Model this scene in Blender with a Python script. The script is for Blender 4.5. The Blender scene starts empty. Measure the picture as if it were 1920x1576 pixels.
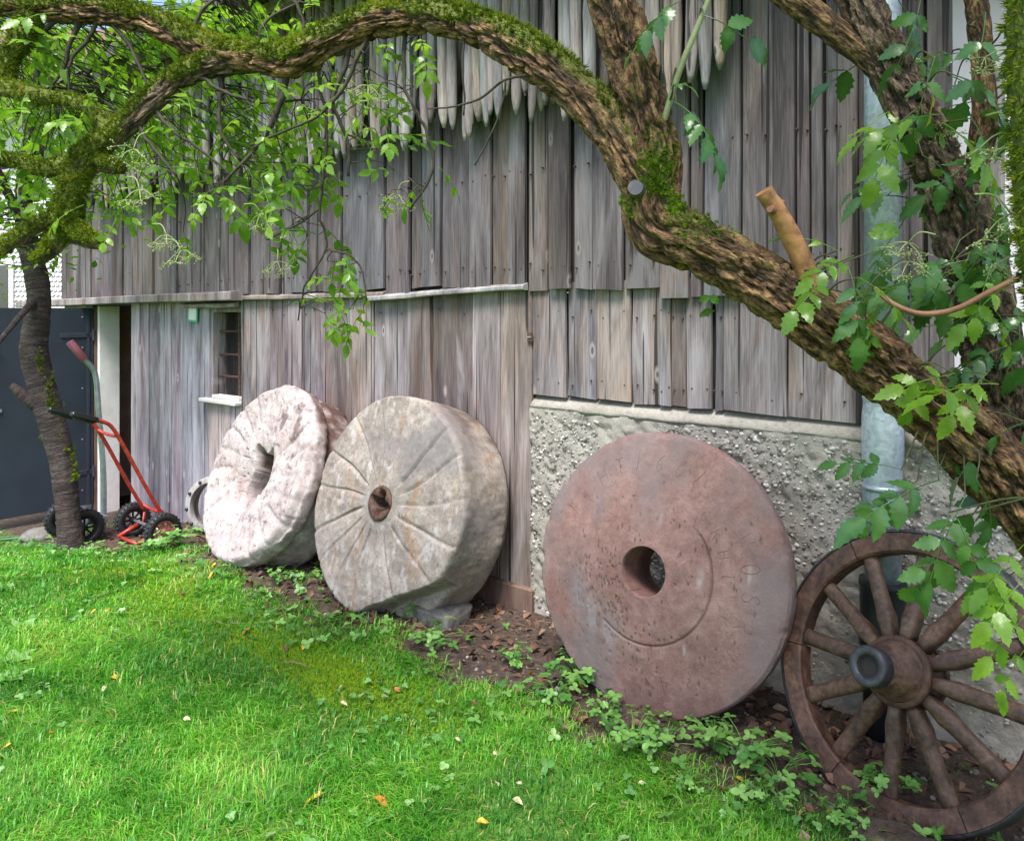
import bpy, math, random
import numpy as np
from mathutils import Matrix, Vector

random.seed(7)
rng = np.random.default_rng(7)
scene = bpy.context.scene
R_ = math.radians

# ------------------------------------------------------------------ camera, sky, sun, exposure
FOC, CX, HY, EYE = 1500.0, 960.0, 585.0, 1.6      # measured on the 1920 px wide photograph
cam = bpy.data.cameras.new('camera')
camo = bpy.data.objects.new('camera', cam)
scene.collection.objects.link(camo)
cam.sensor_fit = 'HORIZONTAL'
cam.sensor_width = 36.0
cam.lens = 36.0 * FOC / 1920.0
cam.shift_y = (HY - 788.0) / 1920.0
cam.clip_start, cam.clip_end = 0.05, 500.0
camo.location = (0, 0, EYE)
camo.rotation_euler = (R_(90), 0, 0)
scene.camera = camo

SUN_ELEV, SUN_AZ = 61.0, 196.0      # azimuth in degrees clockwise from +Y: the light comes from behind the viewer
w = bpy.data.worlds.new('World')
scene.world = w
w.use_nodes = True
wn = w.node_tree
sky = wn.nodes.new('ShaderNodeTexSky')
sky.sky_type = 'NISHITA'
sky.sun_disc = False
sky.sun_elevation = R_(SUN_ELEV)
sky.sun_rotation = R_(SUN_AZ)
sky.air_density = 1.0
sky.dust_density = 2.0
sky.ozone_density = 0.6
wn.nodes['Background'].inputs[1].default_value = 0.125
wn.links.new(sky.outputs[0], wn.nodes['Background'].inputs[0])
sl = bpy.data.lights.new('sun', 'SUN')
sl.energy = 2.6
sl.angle = R_(21)
sl.color = (1.0, 0.97, 0.93)
so = bpy.data.objects.new('sun', sl)
scene.collection.objects.link(so)
_sd = Vector((math.sin(R_(SUN_AZ)) * math.cos(R_(SUN_ELEV)), math.cos(R_(SUN_AZ)) * math.cos(R_(SUN_ELEV)), math.sin(R_(SUN_ELEV))))
so.rotation_euler = _sd.to_track_quat('Z', 'Y').to_euler()
so.location = (-4, -4, 8)
vs = scene.view_settings
vs.view_transform = 'Standard'
vs.look = 'None'
vs.gamma = 1.0
vs.use_curve_mapping = False
vs.exposure = 1.36
cy = scene.cycles
cy.max_bounces, cy.diffuse_bounces, cy.glossy_bounces, cy.transmission_bounces, cy.transparent_max_bounces = 5, 3, 2, 3, 4
cy.caustics_reflective = cy.caustics_refractive = False

# ------------------------------------------------------------------ frames of reference
TH = R_(49.3)
WD = 3.35                                          # distance from the eye to the barn wall
BA = TH - math.pi / 2                              # turn of the barn about z
e1 = np.array([math.sin(TH), -math.cos(TH), 0.0])  # along the wall, to the right
nn = np.array([-math.cos(TH), -math.sin(TH), 0.0]) # out of the wall
up = np.array([0, 0, 1.0])
OO = -WD * nn


def W(s, d, z):
    return OO + s * e1 + d * nn + z * up


def at(px, py, t):                                 # a measured point of the photograph at depth t metres
    return np.array([(px - CX) / FOC * t, t, EYE - (py - HY) / FOC * t])


def wall_s(px, d=0.0):                             # measured column -> metres along the wall
    u = (px - CX) / FOC
    t = (WD - d) / (math.cos(TH) * u + math.sin(TH))
    return float((np.array([u * t, t, 0]) - OO) @ e1)


def wall_z(px, py, d=0.0):
    u = (px - CX) / FOC
    t = (WD - d) / (math.cos(TH) * u + math.sin(TH))
    return EYE - (py - HY) / FOC * t


# ------------------------------------------------------------------ numpy noise
def _h(i, j, k, seed):
    n = (i * 374761393 + j * 668265263 + k * 2147483647 + seed * 974711) & 0xFFFFFFFF
    n = ((n ^ (n >> 13)) * 1274126177) & 0xFFFFFFFF
    n = (n ^ (n >> 16)) & 0xFFFF
    return n / 65535.0


def vnoise(p, seed=0):
    p = np.asarray(p, float)
    f = np.floor(p)
    i = f.astype(np.int64)
    u = p - f
    u = u * u * (3 - 2 * u)
    r = 0
    for a in (0, 1):
        for b in (0, 1):
            for c in (0, 1):
                wgt = (u[..., 0] if a else 1 - u[..., 0]) * (u[..., 1] if b else 1 - u[..., 1]) * (u[..., 2] if c else 1 - u[..., 2])
                r = r + wgt * _h(i[..., 0] + a, i[..., 1] + b, i[..., 2] + c, seed)
    return r


def fbm(p, seed=0, octs=4):
    p = np.asarray(p, float)
    r, amp, tot = 0, 1.0, 0
    for o in range(octs):
        r = r + amp * vnoise(p * (2 ** o), seed + o * 17)
        tot += amp
        amp *= 0.5
    return r / tot


def ground_z(x, y):
    x = np.asarray(x, float)
    y = np.asarray(y, float)
    s = (x - OO[0]) * e1[0] + (y - OO[1]) * e1[1]
    d = (x - OO[0]) * nn[0] + (y - OO[1]) * nn[1]
    k = np.clip((-4.9 - s) / 3.5, 0, 1)
    k = k * k * (3 - 2 * k)
    z = -0.40 * k
    z = z + 0.075 * np.exp(-(((s + 4.55) / 0.55) ** 2 + ((d - 0.72) / 0.5) ** 2))
    near = np.exp(-((s + 3) ** 2 + (d - 1.5) ** 2) / 40.0)
    q = np.stack([x * 1.1, y * 1.1, x * 0], -1)
    z = z + near * (fbm(q, 5, 3) - 0.5) * 0.05
    q = np.stack([x * 7, y * 7, x * 0], -1)
    z = z + near * (vnoise(q, 9) - 0.5) * 0.016
    return z


def gz(s, d):
    p = W(s, d, 0)
    return float(ground_z(p[0], p[1]))


# ------------------------------------------------------------------ mesh helpers
COL = scene.collection


def link(o, parent=None):
    COL.objects.link(o)
    if parent is not None:
        o.parent = parent
    return o


def tag(o, label=None, cat=None, group=None, kind=None):
    if label:
        o['label'] = label
    if cat:
        o['category'] = cat
    if group:
        o['group'] = group
    if kind:
        o['kind'] = kind
    return o


def empty(name, loc=(0, 0, 0), rot=(0, 0, 0)):
    o = bpy.data.objects.new(name, None)
    o.empty_display_size = 0.1
    o.location = loc
    o.rotation_euler = rot
    return link(o)


def mesh_np(name, V, F, attrs=None, smooth=True):
    """V (n,3); F list of (m,k) integer arrays."""
    if not isinstance(F, list):
        F = [F]
    F = [np.asarray(f, dtype=np.int32) for f in F if len(f)]
    me = bpy.data.meshes.new(name)
    V = np.asarray(V, dtype=np.float32)
    me.vertices.add(len(V))
    me.vertices.foreach_set('co', V.ravel())
    nl = sum(f.size for f in F)
    npoly = sum(len(f) for f in F)
    me.loops.add(nl)
    me.loops.foreach_set('vertex_index', np.concatenate([f.ravel() for f in F]))
    me.polygons.add(npoly)
    tot = np.concatenate([np.full(len(f), f.shape[1], np.int32) for f in F])
    st = np.concatenate([[0], np.cumsum(tot)[:-1]]).astype(np.int32)
    me.polygons.foreach_set('loop_start', st)
    me.polygons.foreach_set('loop_total', tot)
    me.polygons.foreach_set('use_smooth', np.full(npoly, smooth, dtype=bool))
    me.update(calc_edges=True)
    me.validate()
    if attrs:
        for k, a in attrs.items():
            a = np.asarray(a, np.float32)
            if a.ndim == 1:
                at_ = me.attributes.new(k, 'FLOAT', 'POINT')
                at_.data.foreach_set('value', a)
            else:
                at_ = me.attributes.new(k, 'FLOAT_VECTOR', 'POINT')
                at_.data.foreach_set('vector', a.ravel())
    return me


def obj(name, me, mat=None, parent=None, loc=(0, 0, 0), rot=(0, 0, 0), scale=None):
    o = bpy.data.objects.new(name, me)
    if mat is not None and len(me.materials) == 0:
        me.materials.append(mat)
    o.location = loc
    o.rotation_euler = rot
    if scale is not None:
        o.scale = scale
    return link(o, parent)


class MB:
    """collects simple solids into one mesh"""

    def __init__(self):
        self.v, self.f, self.n = [], {}, 0

    def add(self, V, F):
        V = np.asarray(V, float).reshape(-1, 3)
        for f in F:
            f = np.asarray(f, np.int32)
            if f.ndim == 1:
                f = f[None]
            self.f.setdefault(f.shape[1], []).append(f + self.n)
        self.v.append(V)
        self.n += len(V)
        return self

    def box(self, a, b, ch=0.0):
        a, b = np.minimum(a, b).astype(float), np.maximum(a, b).astype(float)
        if ch <= 0:
            V = [(x, y, z) for z in (a[2], b[2]) for y in (a[1], b[1]) for x in (a[0], b[0])]
            F = [(0, 2, 3, 1), (4, 5, 7, 6), (0, 1, 5, 4), (2, 6, 7, 3), (0, 4, 6, 2), (1, 3, 7, 5)]
            return self.add(V, F)
        ch = min(ch, 0.45 * (b - a).min())
        V, idx = [], {}
        for cz in (0, 1):
            for cy in (0, 1):
                for cx in (0, 1):
                    for ax in range(3):
                        p = []
                        for k, c in enumerate((cx, cy, cz)):
                            base = b[k] if c else a[k]
                            if k != ax:
                                base += -ch if c else ch
                            p.append(base)
                        # vertex on the face perpendicular to ax
                        idx[(cx, cy, cz, ax)] = len(V)
                        V.append(p)
        F4, F3 = [], []
        for ax in range(3):
            o1, o2 = [k for k in range(3) if k != ax]
            for c in (0, 1):
                q = []
                for (u, v) in ((0, 0), (1, 0), (1, 1), (0, 1)):
                    t = [0, 0, 0]
                    t[ax], t[o1], t[o2] = c, u, v
                    q.append(idx[tuple(t) + (ax,)])
                F4.append(q)
            for c1 in (0, 1):
                for c2 in (0, 1):
                    t0, t1 = [0, 0, 0], [0, 0, 0]
                    t0[o1] = t1[o1] = c1
                    t0[o2] = t1[o2] = c2
                    t1[ax] = 1
                    F4.append([idx[tuple(t0) + (o1,)], idx[tuple(t0) + (o2,)], idx[tuple(t1) + (o2,)], idx[tuple(t1) + (o1,)]])
        for k in range(8):
            c = ((k & 1), (k >> 1) & 1, (k >> 2) & 1)
            F3.append([idx[c + (0,)], idx[c + (1,)], idx[c + (2,)]])
        return self.add(V, [np.array(F4), np.array(F3)])

    def tube(self, pts, rad, n=10, caps=True):
        V, F, _ = tube_arrays(pts, rad, n)
        m = len(V) // n
        fs = [F]
        self.add(V, fs)
        if caps:
            base = self.n - len(V)
            self.f.setdefault(n, []).append(np.array([list(range(base + n - 1, base - 1, -1))], np.int32))
            self.f.setdefault(n, []).append(np.array([list(range(base + (m - 1) * n, base + m * n))], np.int32))
        return self

    def lathe(self, prof, n=32, axis='y'):
        """prof: list of (radius, h) closed loop or open; revolve about axis"""
        ph = np.linspace(0, 2 * math.pi, n, endpoint=False)
        V = []
        for (r, h) in prof:
            c, s = r * np.cos(ph), r * np.sin(ph)
            hh = np.full(n, h)
            V.append(np.stack([c, hh, s], -1) if axis == 'y' else (np.stack([c, s, hh], -1) if axis == 'z' else np.stack([hh, c, s], -1)))
        m = len(prof)
        F = grid_faces(m, n, wrap=True)
        return self.add(np.concatenate(V), [F])

    def mesh(self, name, smooth=False, attrs=None):
        F = [np.concatenate(x) for x in self.f.values()]
        return mesh_np(name, np.concatenate(self.v), F, attrs, smooth)

    def build(self, name, mat, parent=None, loc=(0, 0, 0), rot=(0, 0, 0), smooth=False):
        return obj(name, self.mesh(name, smooth), mat, parent, loc, rot)


def grid_faces(m, n, wrap=True, off=0):
    i, j = np.meshgrid(np.arange(m - 1), np.arange(n if wrap else n - 1), indexing='ij')
    j2 = (j + 1) % n
    return (np.stack([i * n + j, i * n + j2, (i + 1) * n + j2, (i + 1) * n + j], -1).reshape(-1, 4) + off).astype(np.int32)


def catmull(P, per=8):
    P = np.asarray(P, float)
    A = np.vstack([2 * P[0] - P[1], P, 2 * P[-1] - P[-2]])
    out = []
    for i in range(1, len(A) - 2):
        t = np.linspace(0, 1, per, endpoint=False)[:, None]
        p0, p1, p2, p3 = A[i - 1], A[i], A[i + 1], A[i + 2]
        out.append(0.5 * ((2 * p1) + (-p0 + p2) * t + (2 * p0 - 5 * p1 + 4 * p2 - p3) * t ** 2 + (-p0 + 3 * p1 - 3 * p2 + p3) * t ** 3))
    out.append(A[-2][None])
    return np.concatenate(out)


def frames(pts):
    T = np.gradient(pts, axis=0)
    T /= np.linalg.norm(T, axis=1)[:, None] + 1e-12
    a = np.array([0, 0, 1.0]) if abs(T[0][2]) < 0.9 else np.array([1.0, 0, 0])
    u = np.cross(T[0], a)
    u /= np.linalg.norm(u)
    U = [u]
    for i in range(1, len(T)):
        u = U[-1] - T[i] * (U[-1] @ T[i])
        u /= np.linalg.norm(u) + 1e-12
        U.append(u)
    U = np.array(U)
    return T, U, np.cross(T, U)


def tube_arrays(pts, rad, n=10):
    pts = np.asarray(pts, float)
    rad = np.broadcast_to(np.asarray(rad, float), (len(pts),))
    T, U, B = frames(pts)
    ph = np.linspace(0, 2 * math.pi, n, endpoint=False)
    N = U[:, None, :] * np.cos(ph)[None, :, None] + B[:, None, :] * np.sin(ph)[None, :, None]
    V = pts[:, None, :] + N * rad[:, None, None]
    return V.reshape(-1, 3), grid_faces(len(pts), n), N


# ------------------------------------------------------------------ material helpers
def new_mat(name):
    m = bpy.data.materials.new(name)
    m.use_nodes = True
    nt = m.node_tree
    return m, nt, nt.nodes['Principled BSDF']


def nd(nt, typ, inputs=None, out=0, **props):
    n = nt.nodes.new(typ)
    for k, v in props.items():
        setattr(n, k, v)
    for k, v in (inputs or {}).items():
        if isinstance(v, bpy.types.NodeSocket):
            nt.links.new(v, n.inputs[k])
        else:
            n.inputs[k].default_value = v
    return n.outputs[out] if out is not None else n


def ramp(nt, fac, stops, interp='LINEAR'):
    n = nt.nodes.new('ShaderNodeValToRGB')
    n.color_ramp.interpolation = interp
    e = n.color_ramp.elements
    while len(e) < len(stops):
        e.new(0.5)
    for el, (p, c) in zip(e, stops):
        el.position = p
        el.color = (c, c, c, 1) if isinstance(c, (int, float)) else (c[0], c[1], c[2], 1)
    nt.links.new(fac, n.inputs[0])
    return n.outputs[0]


def mixc(nt, fac, a, b, mode='MIX'):
    n = nt.nodes.new('ShaderNodeMixRGB')
    n.blend_type = mode
    for k, v in (('Fac', fac), ('Color1', a), ('Color2', b)):
        if isinstance(v, bpy.types.NodeSocket):
            nt.links.new(v, n.inputs[k])
        elif isinstance(v, (int, float)):
            n.inputs[k].default_value = v if k == 'Fac' else (v, v, v, 1)
        else:
            n.inputs[k].default_value = (v[0], v[1], v[2], 1)
    return n.outputs[0]


def math_(nt, op, a, b=0.0, c=0.0):
    n = nt.nodes.new('ShaderNodeMath')
    n.operation = op
    for i, v in enumerate((a, b, c)):
        if isinstance(v, bpy.types.NodeSocket):
            nt.links.new(v, n.inputs[i])
        else:
            n.inputs[i].default_value = v
    return n.outputs[0]


def coords(nt, scale=(1, 1, 1), kind='Object', rnd=True, attr=None):
    if attr:
        c = nd(nt, 'ShaderNodeAttribute', out=1, attribute_name=attr)
    else:
        tc = nt.nodes.new('ShaderNodeTexCoord')
        c = tc.outputs[kind]
    if rnd:
        oi = nt.nodes.new('ShaderNodeObjectInfo')
        r = oi.outputs['Random']
        off = nd(nt, 'ShaderNodeCombineXYZ', {0: math_(nt, 'MULTIPLY', r, 37.0), 1: math_(nt, 'MULTIPLY', r, 91.0), 2: math_(nt, 'MULTIPLY', r, 53.0)})
        c = nd(nt, 'ShaderNodeVectorMath', {0: c, 1: off}, operation='ADD')
    return nd(nt, 'ShaderNodeVectorMath', {0: c, 1: scale}, operation='MULTIPLY')


def noise(nt, vec, scale=1.0, detail=4.0, rough=0.55, dist=0.0):
    return nd(nt, 'ShaderNodeTexNoise', {'Vector': vec, 'Scale': scale, 'Detail': detail, 'Roughness': rough, 'Distortion': dist})


def bump(nt, b, h, dist=0.01, strength=1.0):
    o = nd(nt, 'ShaderNodeBump', {'Height': h, 'Distance': dist, 'Strength': strength})
    nt.links.new(o, b.inputs['Normal'])


def setc(nt, b, c):
    if isinstance(c, bpy.types.NodeSocket):
        nt.links.new(c, b.inputs['Base Color'])
    else:
        b.inputs['Base Color'].default_value = (*c, 1)


def wood_mat(name, dark, mid, light, tints, knots=True, rough=0.85, warm=0.35, grain=(150, 4.5), band=(8, 8, 1.3)):
    m, nt, b = new_mat(name)
    oi = nt.nodes.new('ShaderNodeObjectInfo')
    fine = noise(nt, coords(nt, (grain[0], grain[0], grain[1])), 1.0, 3, 0.65)
    bandn = nd(nt, 'ShaderNodeTexNoise', {'Vector': coords(nt, band), 'Scale': 1.0, 'Detail': 4.0, 'Roughness': 0.62, 'Distortion': 0.5}, out=None)
    sp = nd(nt, 'ShaderNodeSeparateColor', {0: bandn.outputs['Color']}, out=None)
    b1, b2, b3 = sp.outputs[0], sp.outputs[1], sp.outputs[2]
    col = ramp(nt, math_(nt, 'ADD', math_(nt, 'MULTIPLY', fine, 0.42), math_(nt, 'MULTIPLY', b1, 0.58)), [(0.33, dark), (0.5, mid), (0.68, light)])
    tint = ramp(nt, oi.outputs['Random'], tints, 'CONSTANT')
    col = mixc(nt, 1.0, col, tint, 'MULTIPLY')
    col = mixc(nt, ramp(nt, b2, [(0.5, 0.0), (0.64, warm)]), col, mixc(nt, 1.0, col, (1.22, 0.97, 0.74), 'MULTIPLY'))
    col = mixc(nt, ramp(nt, b3, [(0.52, 0.0), (0.64, 0.7)]), col, mixc(nt, 1.0, col, (0.45, 0.41, 0.42), 'MULTIPLY'))
    col = mixc(nt, ramp(nt, b3, [(0.34, 0.4), (0.44, 0.0)]), col, (light[0] * 1.08, light[1] * 1.1, light[2] * 1.14))
    if knots:
        crk = noise(nt, coords(nt, (34, 34, 0.55)), 1.0, 1, 0.5)
        crf = ramp(nt, crk, [(0.315, 0.9), (0.335, 0.0)])
        col = mixc(nt, crf, col, (dark[0] * 0.3, dark[1] * 0.27, dark[2] * 0.25))
    if knots:
        kc = coords(nt, (7.5, 0.2, 3.2))
        v = nd(nt, 'ShaderNodeTexVoronoi', {'Vector': kc, 'Scale': 1.0, 'Randomness': 1.0}, out=None)
        gate = ramp(nt, nd(nt, 'ShaderNodeSeparateColor', {0: v.outputs['Color']}), [(0.56, 0.0), (0.57, 1.0)])
        inner = math_(nt, 'MULTIPLY', gate, ramp(nt, v.outputs['Distance'], [(0.055, 1.0), (0.085, 0.0)]))
        ring = math_(nt, 'MULTIPLY', gate, ramp(nt, v.outputs['Distance'], [(0.08, 1.0), (0.16, 0.0)]))
        col = mixc(nt, math_(nt, 'MULTIPLY', ring, 0.6), col, (light[0] * 1.3, light[1] * 1.25, light[2] * 1.15))
        col = mixc(nt, math_(nt, 'MULTIPLY', inner, 0.85), col, (0.06, 0.048, 0.04))
    setc(nt, b, col)
    b.inputs['Roughness'].default_value = rough
    bump(nt, b, fine, 0.003, 0.7)
    return m


GREYS = [(0.0, (1.0, 0.95, 0.97)), (0.16, (0.76, 0.70, 0.72)), (0.3, (1.12, 1.0, 0.9)), (0.44, (0.88, 0.9, 0.96)),
         (0.58, (1.2, 1.13, 1.12)), (0.72, (0.68, 0.60, 0.57)), (0.85, (1.0, 0.88, 0.93))]
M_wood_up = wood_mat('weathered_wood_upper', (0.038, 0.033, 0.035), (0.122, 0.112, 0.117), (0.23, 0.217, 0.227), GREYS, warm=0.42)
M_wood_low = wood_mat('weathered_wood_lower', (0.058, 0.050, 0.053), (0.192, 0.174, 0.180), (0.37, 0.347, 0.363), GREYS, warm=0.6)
M_wood_lit = wood_mat('sunlit_board_wood', (0.15, 0.133, 0.145), (0.38, 0.345, 0.375), (0.60, 0.565, 0.61), GREYS, warm=0.2)  # lower board wood made lighter, strong light near the door put into its colour
M_pole = wood_mat('peeled_pole_wood', (0.08, 0.072, 0.066), (0.26, 0.245, 0.232), (0.46, 0.445, 0.43), GREYS, knots=True)
M_beam = wood_mat('ledge_wood', (0.12, 0.11, 0.105), (0.32, 0.30, 0.285), (0.5, 0.48, 0.46), GREYS, knots=False)
M_brownwood = wood_mat('brown_board_wood', (0.06, 0.035, 0.026), (0.16, 0.10, 0.078), (0.24, 0.165, 0.13), [(0, (1, 1, 1)), (0.5, (0.9, 0.9, 0.9))], knots=False)
M_wheelwood = wood_mat('painted_wheel_wood', (0.026, 0.012, 0.008), (0.088, 0.043, 0.028), (0.17, 0.096, 0.068),
                       [(0, (1, 1, 1)), (0.3, (0.85, 0.85, 0.88)), (0.6, (1.1, 1.05, 1.0)), (0.8, (0.95, 0.9, 0.9))], knots=False, rough=0.6, warm=0.3, grain=(55, 55), band=(14, 14, 14))
M_spokewood = wood_mat('spoke_wood', (0.028, 0.015, 0.01), (0.088, 0.05, 0.034), (0.17, 0.108, 0.078),
                       [(0, (1, 1, 1)), (0.3, (0.85, 0.82, 0.82)), (0.6, (1.12, 1.05, 1.0)), (0.8, (0.95, 0.9, 0.9))], knots=False, rough=0.6, warm=0.4, grain=(55, 55), band=(14, 14, 14))


def plain(name, c, rough=0.6, metal=0.0, var=0.25, scale=12.0, bmp=0.0, spec=0.5, coat=0.0):
    m, nt, b = new_mat(name)
    n = noise(nt, coords(nt, (scale,) * 3), 1.0, 4, 0.6)
    col = mixc(nt, ramp(nt, n, [(0.3, 0.0), (0.7, 1.0)]), tuple(x * (1 - var) for x in c), tuple(min(1, x * (1 + var)) for x in c))
    setc(nt, b, col)
    b.inputs['Roughness'].default_value = rough
    b.inputs['Metallic'].default_value = metal
    b.inputs['Specular IOR Level'].default_value = spec
    b.inputs['Coat Weight'].default_value = coat
    if bmp:
        bump(nt, b, n, bmp)
    return m


M_dark = plain('gap_and_hole_shade', (0.03, 0.026, 0.024), 0.9)  # near black standing for shade in the board gaps and the axle hole
M_iron = plain('worn_iron', (0.075, 0.072, 0.08), 0.5, 0.6, 0.4, 30, 0.002)
M_rust = plain('rusty_iron', (0.10, 0.055, 0.04), 0.75, 0.3, 0.5, 40, 0.003)
M_blackrubber = plain('black_rubber', (0.018, 0.018, 0.02), 0.55, 0, 0.3)
M_blackplastic = plain('black_plastic', (0.012, 0.012, 0.013), 0.3, 0, 0.2)
M_pink = plain('faded_pink_plastic', (0.55, 0.16, 0.22), 0.45, 0, 0.1)
M_redpaint = plain('red_paint', (0.36, 0.032, 0.022), 0.4, 0, 0.45, 40)
M_redrim = plain('faded_red_rim', (0.42, 0.12, 0.12), 0.5, 0, 0.2)
M_steel = plain('galvanised_tube', (0.42, 0.46, 0.5), 0.38, 0.7, 0.2, 20)
M_door = plain('slate_blue_door_paint', (0.034, 0.046, 0.066), 0.45, 0, 0.18, 3)
M_doorframe = plain('dark_door_frame', (0.04, 0.05, 0.065), 0.5)
M_white = plain('white_limewash', (0.85, 0.83, 0.82), 0.85, 0, 0.08, 8, 0.004)
M_plaster = plain('old_plaster', (0.5, 0.43, 0.37), 0.9, 0, 0.2, 6, 0.006)
M_sill = plain('pale_stone_sill', (0.6, 0.575, 0.56), 0.8, 0, 0.1, 20, 0.002)
M_green = plain('green_sign_enamel', (0.10, 0.50, 0.33), 0.3, 0, 0.05)
M_signwhite = plain('white_sign_face', (0.8, 0.84, 0.8), 0.35, 0, 0.03)
M_hose = plain('green_hose', (0.02, 0.10, 0.05), 0.4)
M_whiteplastic = plain('white_conduit', (0.72, 0.75, 0.74), 0.35, 0, 0.05)
M_blackpipe = plain('black_cast_pipe', (0.016, 0.02, 0.021), 0.45, 0, 0.3, 10)
M_glass, _nt, _b = new_mat('window_glass')
_b.inputs['Base Color'].default_value = (0.06, 0.07, 0.07, 1)
_b.inputs['Roughness'].default_value = 0.08
_b.inputs['Specular IOR Level'].default_value = 0.8


def zinc_mat():
    m, nt, b = new_mat('zinc_downpipe')
    n = noise(nt, coords(nt, (9, 9, 3)), 1.0, 5, 0.65)
    v = nd(nt, 'ShaderNodeTexVoronoi', {'Vector': coords(nt, (70, 70, 70)), 'Scale': 1.0}, out=1)
    col = ramp(nt, n, [(0.3, (0.27, 0.32, 0.38)), (0.5, (0.36, 0.41, 0.48)), (0.7, (0.48, 0.53, 0.60))])
    col = mixc(nt, 0.25, col, nd(nt, 'ShaderNodeRGBToBW', {0: v}), 'OVERLAY')
    setc(nt, b, col)
    b.inputs['Metallic'].default_value = 0.25
    nt.links.new(ramp(nt, n, [(0.3, 0.55), (0.7, 0.34)]), b.inputs['Roughness'])
    return m


M_zinc = zinc_mat()


def stone_mat(name, a, bb, c, stain, stain_amt, pit_scale=60, pit=0.35, tops=None):
    m, nt, b = new_mat(name)
    big = noise(nt, coords(nt, (4.5,) * 3), 1.0, 4, 0.6, 0.4)
    mid = noise(nt, coords(nt, (22,) * 3), 1.0, 4, 0.65)
    fine = noise(nt, coords(nt, (120,) * 3), 1.0, 2, 0.6)
    col = ramp(nt, math_(nt, 'ADD', math_(nt, 'MULTIPLY', big, 0.5), math_(nt, 'MULTIPLY', mid, 0.5)), [(0.34, a), (0.5, bb), (0.66, c)])
    st = noise(nt, coords(nt, (6, 6, 3)), 1.0, 4, 0.6, 0.6)
    col = mixc(nt, ramp(nt, st, [(0.56, 0.0), (0.70, stain_amt)]), col, stain)
    pits = ramp(nt, noise(nt, coords(nt, (pit_scale,) * 3), 1.0, 2, 0.5), [(0.30, pit), (0.38, 0.0)])
    col = mixc(nt, pits, col, tuple(x * 0.3 for x in a))
    col = mixc(nt, 0.35, col, mixc(nt, 1.0, col, ramp(nt, fine, [(0.3, 0.55), (0.7, 1.4)]), 'MULTIPLY'))
    if tops:                                      # soil and rotted leaves lying on the upward side (follows the attribute)
        f = nd(nt, 'ShaderNodeAttribute', out=2, attribute_name='soil')
        col = mixc(nt, f, col, mixc(nt, mid, tuple(x * 0.6 for x in tops), tops))
    pt = nd(nt, 'ShaderNodeAttribute', out=2, attribute_name='pit')
    col = mixc(nt, pt, col, tuple(x * 0.25 for x in a))
    wt = nd(nt, 'ShaderNodeAttribute', out=2, attribute_name='smear')
    col = mixc(nt, wt, col, (0.46, 0.43, 0.44))
    gt = nd(nt, 'ShaderNodeAttribute', out=2, attribute_name='grey')
    col = mixc(nt, gt, col, (0.17, 0.15, 0.155))
    setc(nt, b, col)
    b.inputs['Roughness'].default_value = 0.82
    bump(nt, b, mid, 0.005, 0.7)
    return m


M_stone_left = stone_mat('pale_quartz_stone', (0.24, 0.185, 0.182), (0.40, 0.335, 0.33), (0.58, 0.52, 0.52), (0.32, 0.20, 0.185), 0.55, 75, 0.5, tops=(0.11, 0.058, 0.045))
M_stone_mid = stone_mat('grey_burr_stone', (0.155, 0.126, 0.108), (0.26, 0.218, 0.19), (0.38, 0.33, 0.295), (0.25, 0.14, 0.07), 0.7, 70, 0.5, tops=(0.12, 0.08, 0.06))
M_stone_red = stone_mat('red_sandstone', (0.14, 0.074, 0.065), (0.215, 0.12, 0.106), (0.29, 0.178, 0.16), (0.245, 0.105, 0.082), 0.55, 90, 0.3, tops=(0.12, 0.08, 0.07))
M_rock = stone_mat('rough_grey_rock', (0.10, 0.092, 0.085), (0.18, 0.168, 0.155), (0.27, 0.255, 0.24), (0.2, 0.15, 0.1), 0.4)
M_engrave = plain('engraved_line', (0.10, 0.062, 0.055), 0.9)


def concrete_mat():
    m, nt, b = new_mat('rough_concrete')
    big = noise(nt, coords(nt, (3, 3, 4)), 1.0, 4, 0.6)
    mid = noise(nt, coords(nt, (45,) * 3), 1.0, 5, 0.7)
    col = ramp(nt, math_(nt, 'ADD', math_(nt, 'MULTIPLY', big, 0.5), math_(nt, 'MULTIPLY', mid, 0.5)),
               [(0.3, (0.18, 0.165, 0.14)), (0.5, (0.32, 0.298, 0.26)), (0.7, (0.43, 0.405, 0.36))])
    setc(nt, b, col)
    b.inputs['Roughness'].default_value = 0.92
    bump(nt, b, mid, 0.006, 0.9)
    return m


M_concrete = concrete_mat()


def attr_mat(name, stops, attr='v', rough=0.6, trans=None, spec=0.5, bmp=0.0):
    """colour from a per-piece random attribute; optional light passing through thin leaves"""
    m, nt, b = new_mat(name)
    f = nd(nt, 'ShaderNodeAttribute', out=2, attribute_name=attr)
    col = ramp(nt, f, stops)
    n = noise(nt, coords(nt, (60,) * 3, rnd=False), 1.0, 3)
    col = mixc(nt, 0.5, col, mixc(nt, 1.0, col, ramp(nt, n, [(0.3, 0.6), (0.7, 1.4)]), 'MULTIPLY'))
    setc(nt, b, col)
    b.inputs['Roughness'].default_value = rough
    b.inputs['Specular IOR Level'].default_value = spec
    if bmp:
        bump(nt, b, n, bmp)
    if trans:
        leaf_through(nt, b, col, trans)
    return m


def leaf_through(nt, b, col, amt):
    out = nt.nodes['Material Output']
    tr = nt.nodes.new('ShaderNodeBsdfTranslucent')
    nt.links.new(mixc(nt, 1.0, col, (1.25, 1.25, 0.55), 'MULTIPLY'), tr.inputs[0])
    mx = nt.nodes.new('ShaderNodeMixShader')
    mx.inputs[0].default_value = amt
    nt.links.new(b.outputs[0], mx.inputs[1])
    nt.links.new(tr.outputs[0], mx.inputs[2])
    nt.links.new(mx.outputs[0], out.inputs[0])


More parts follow.
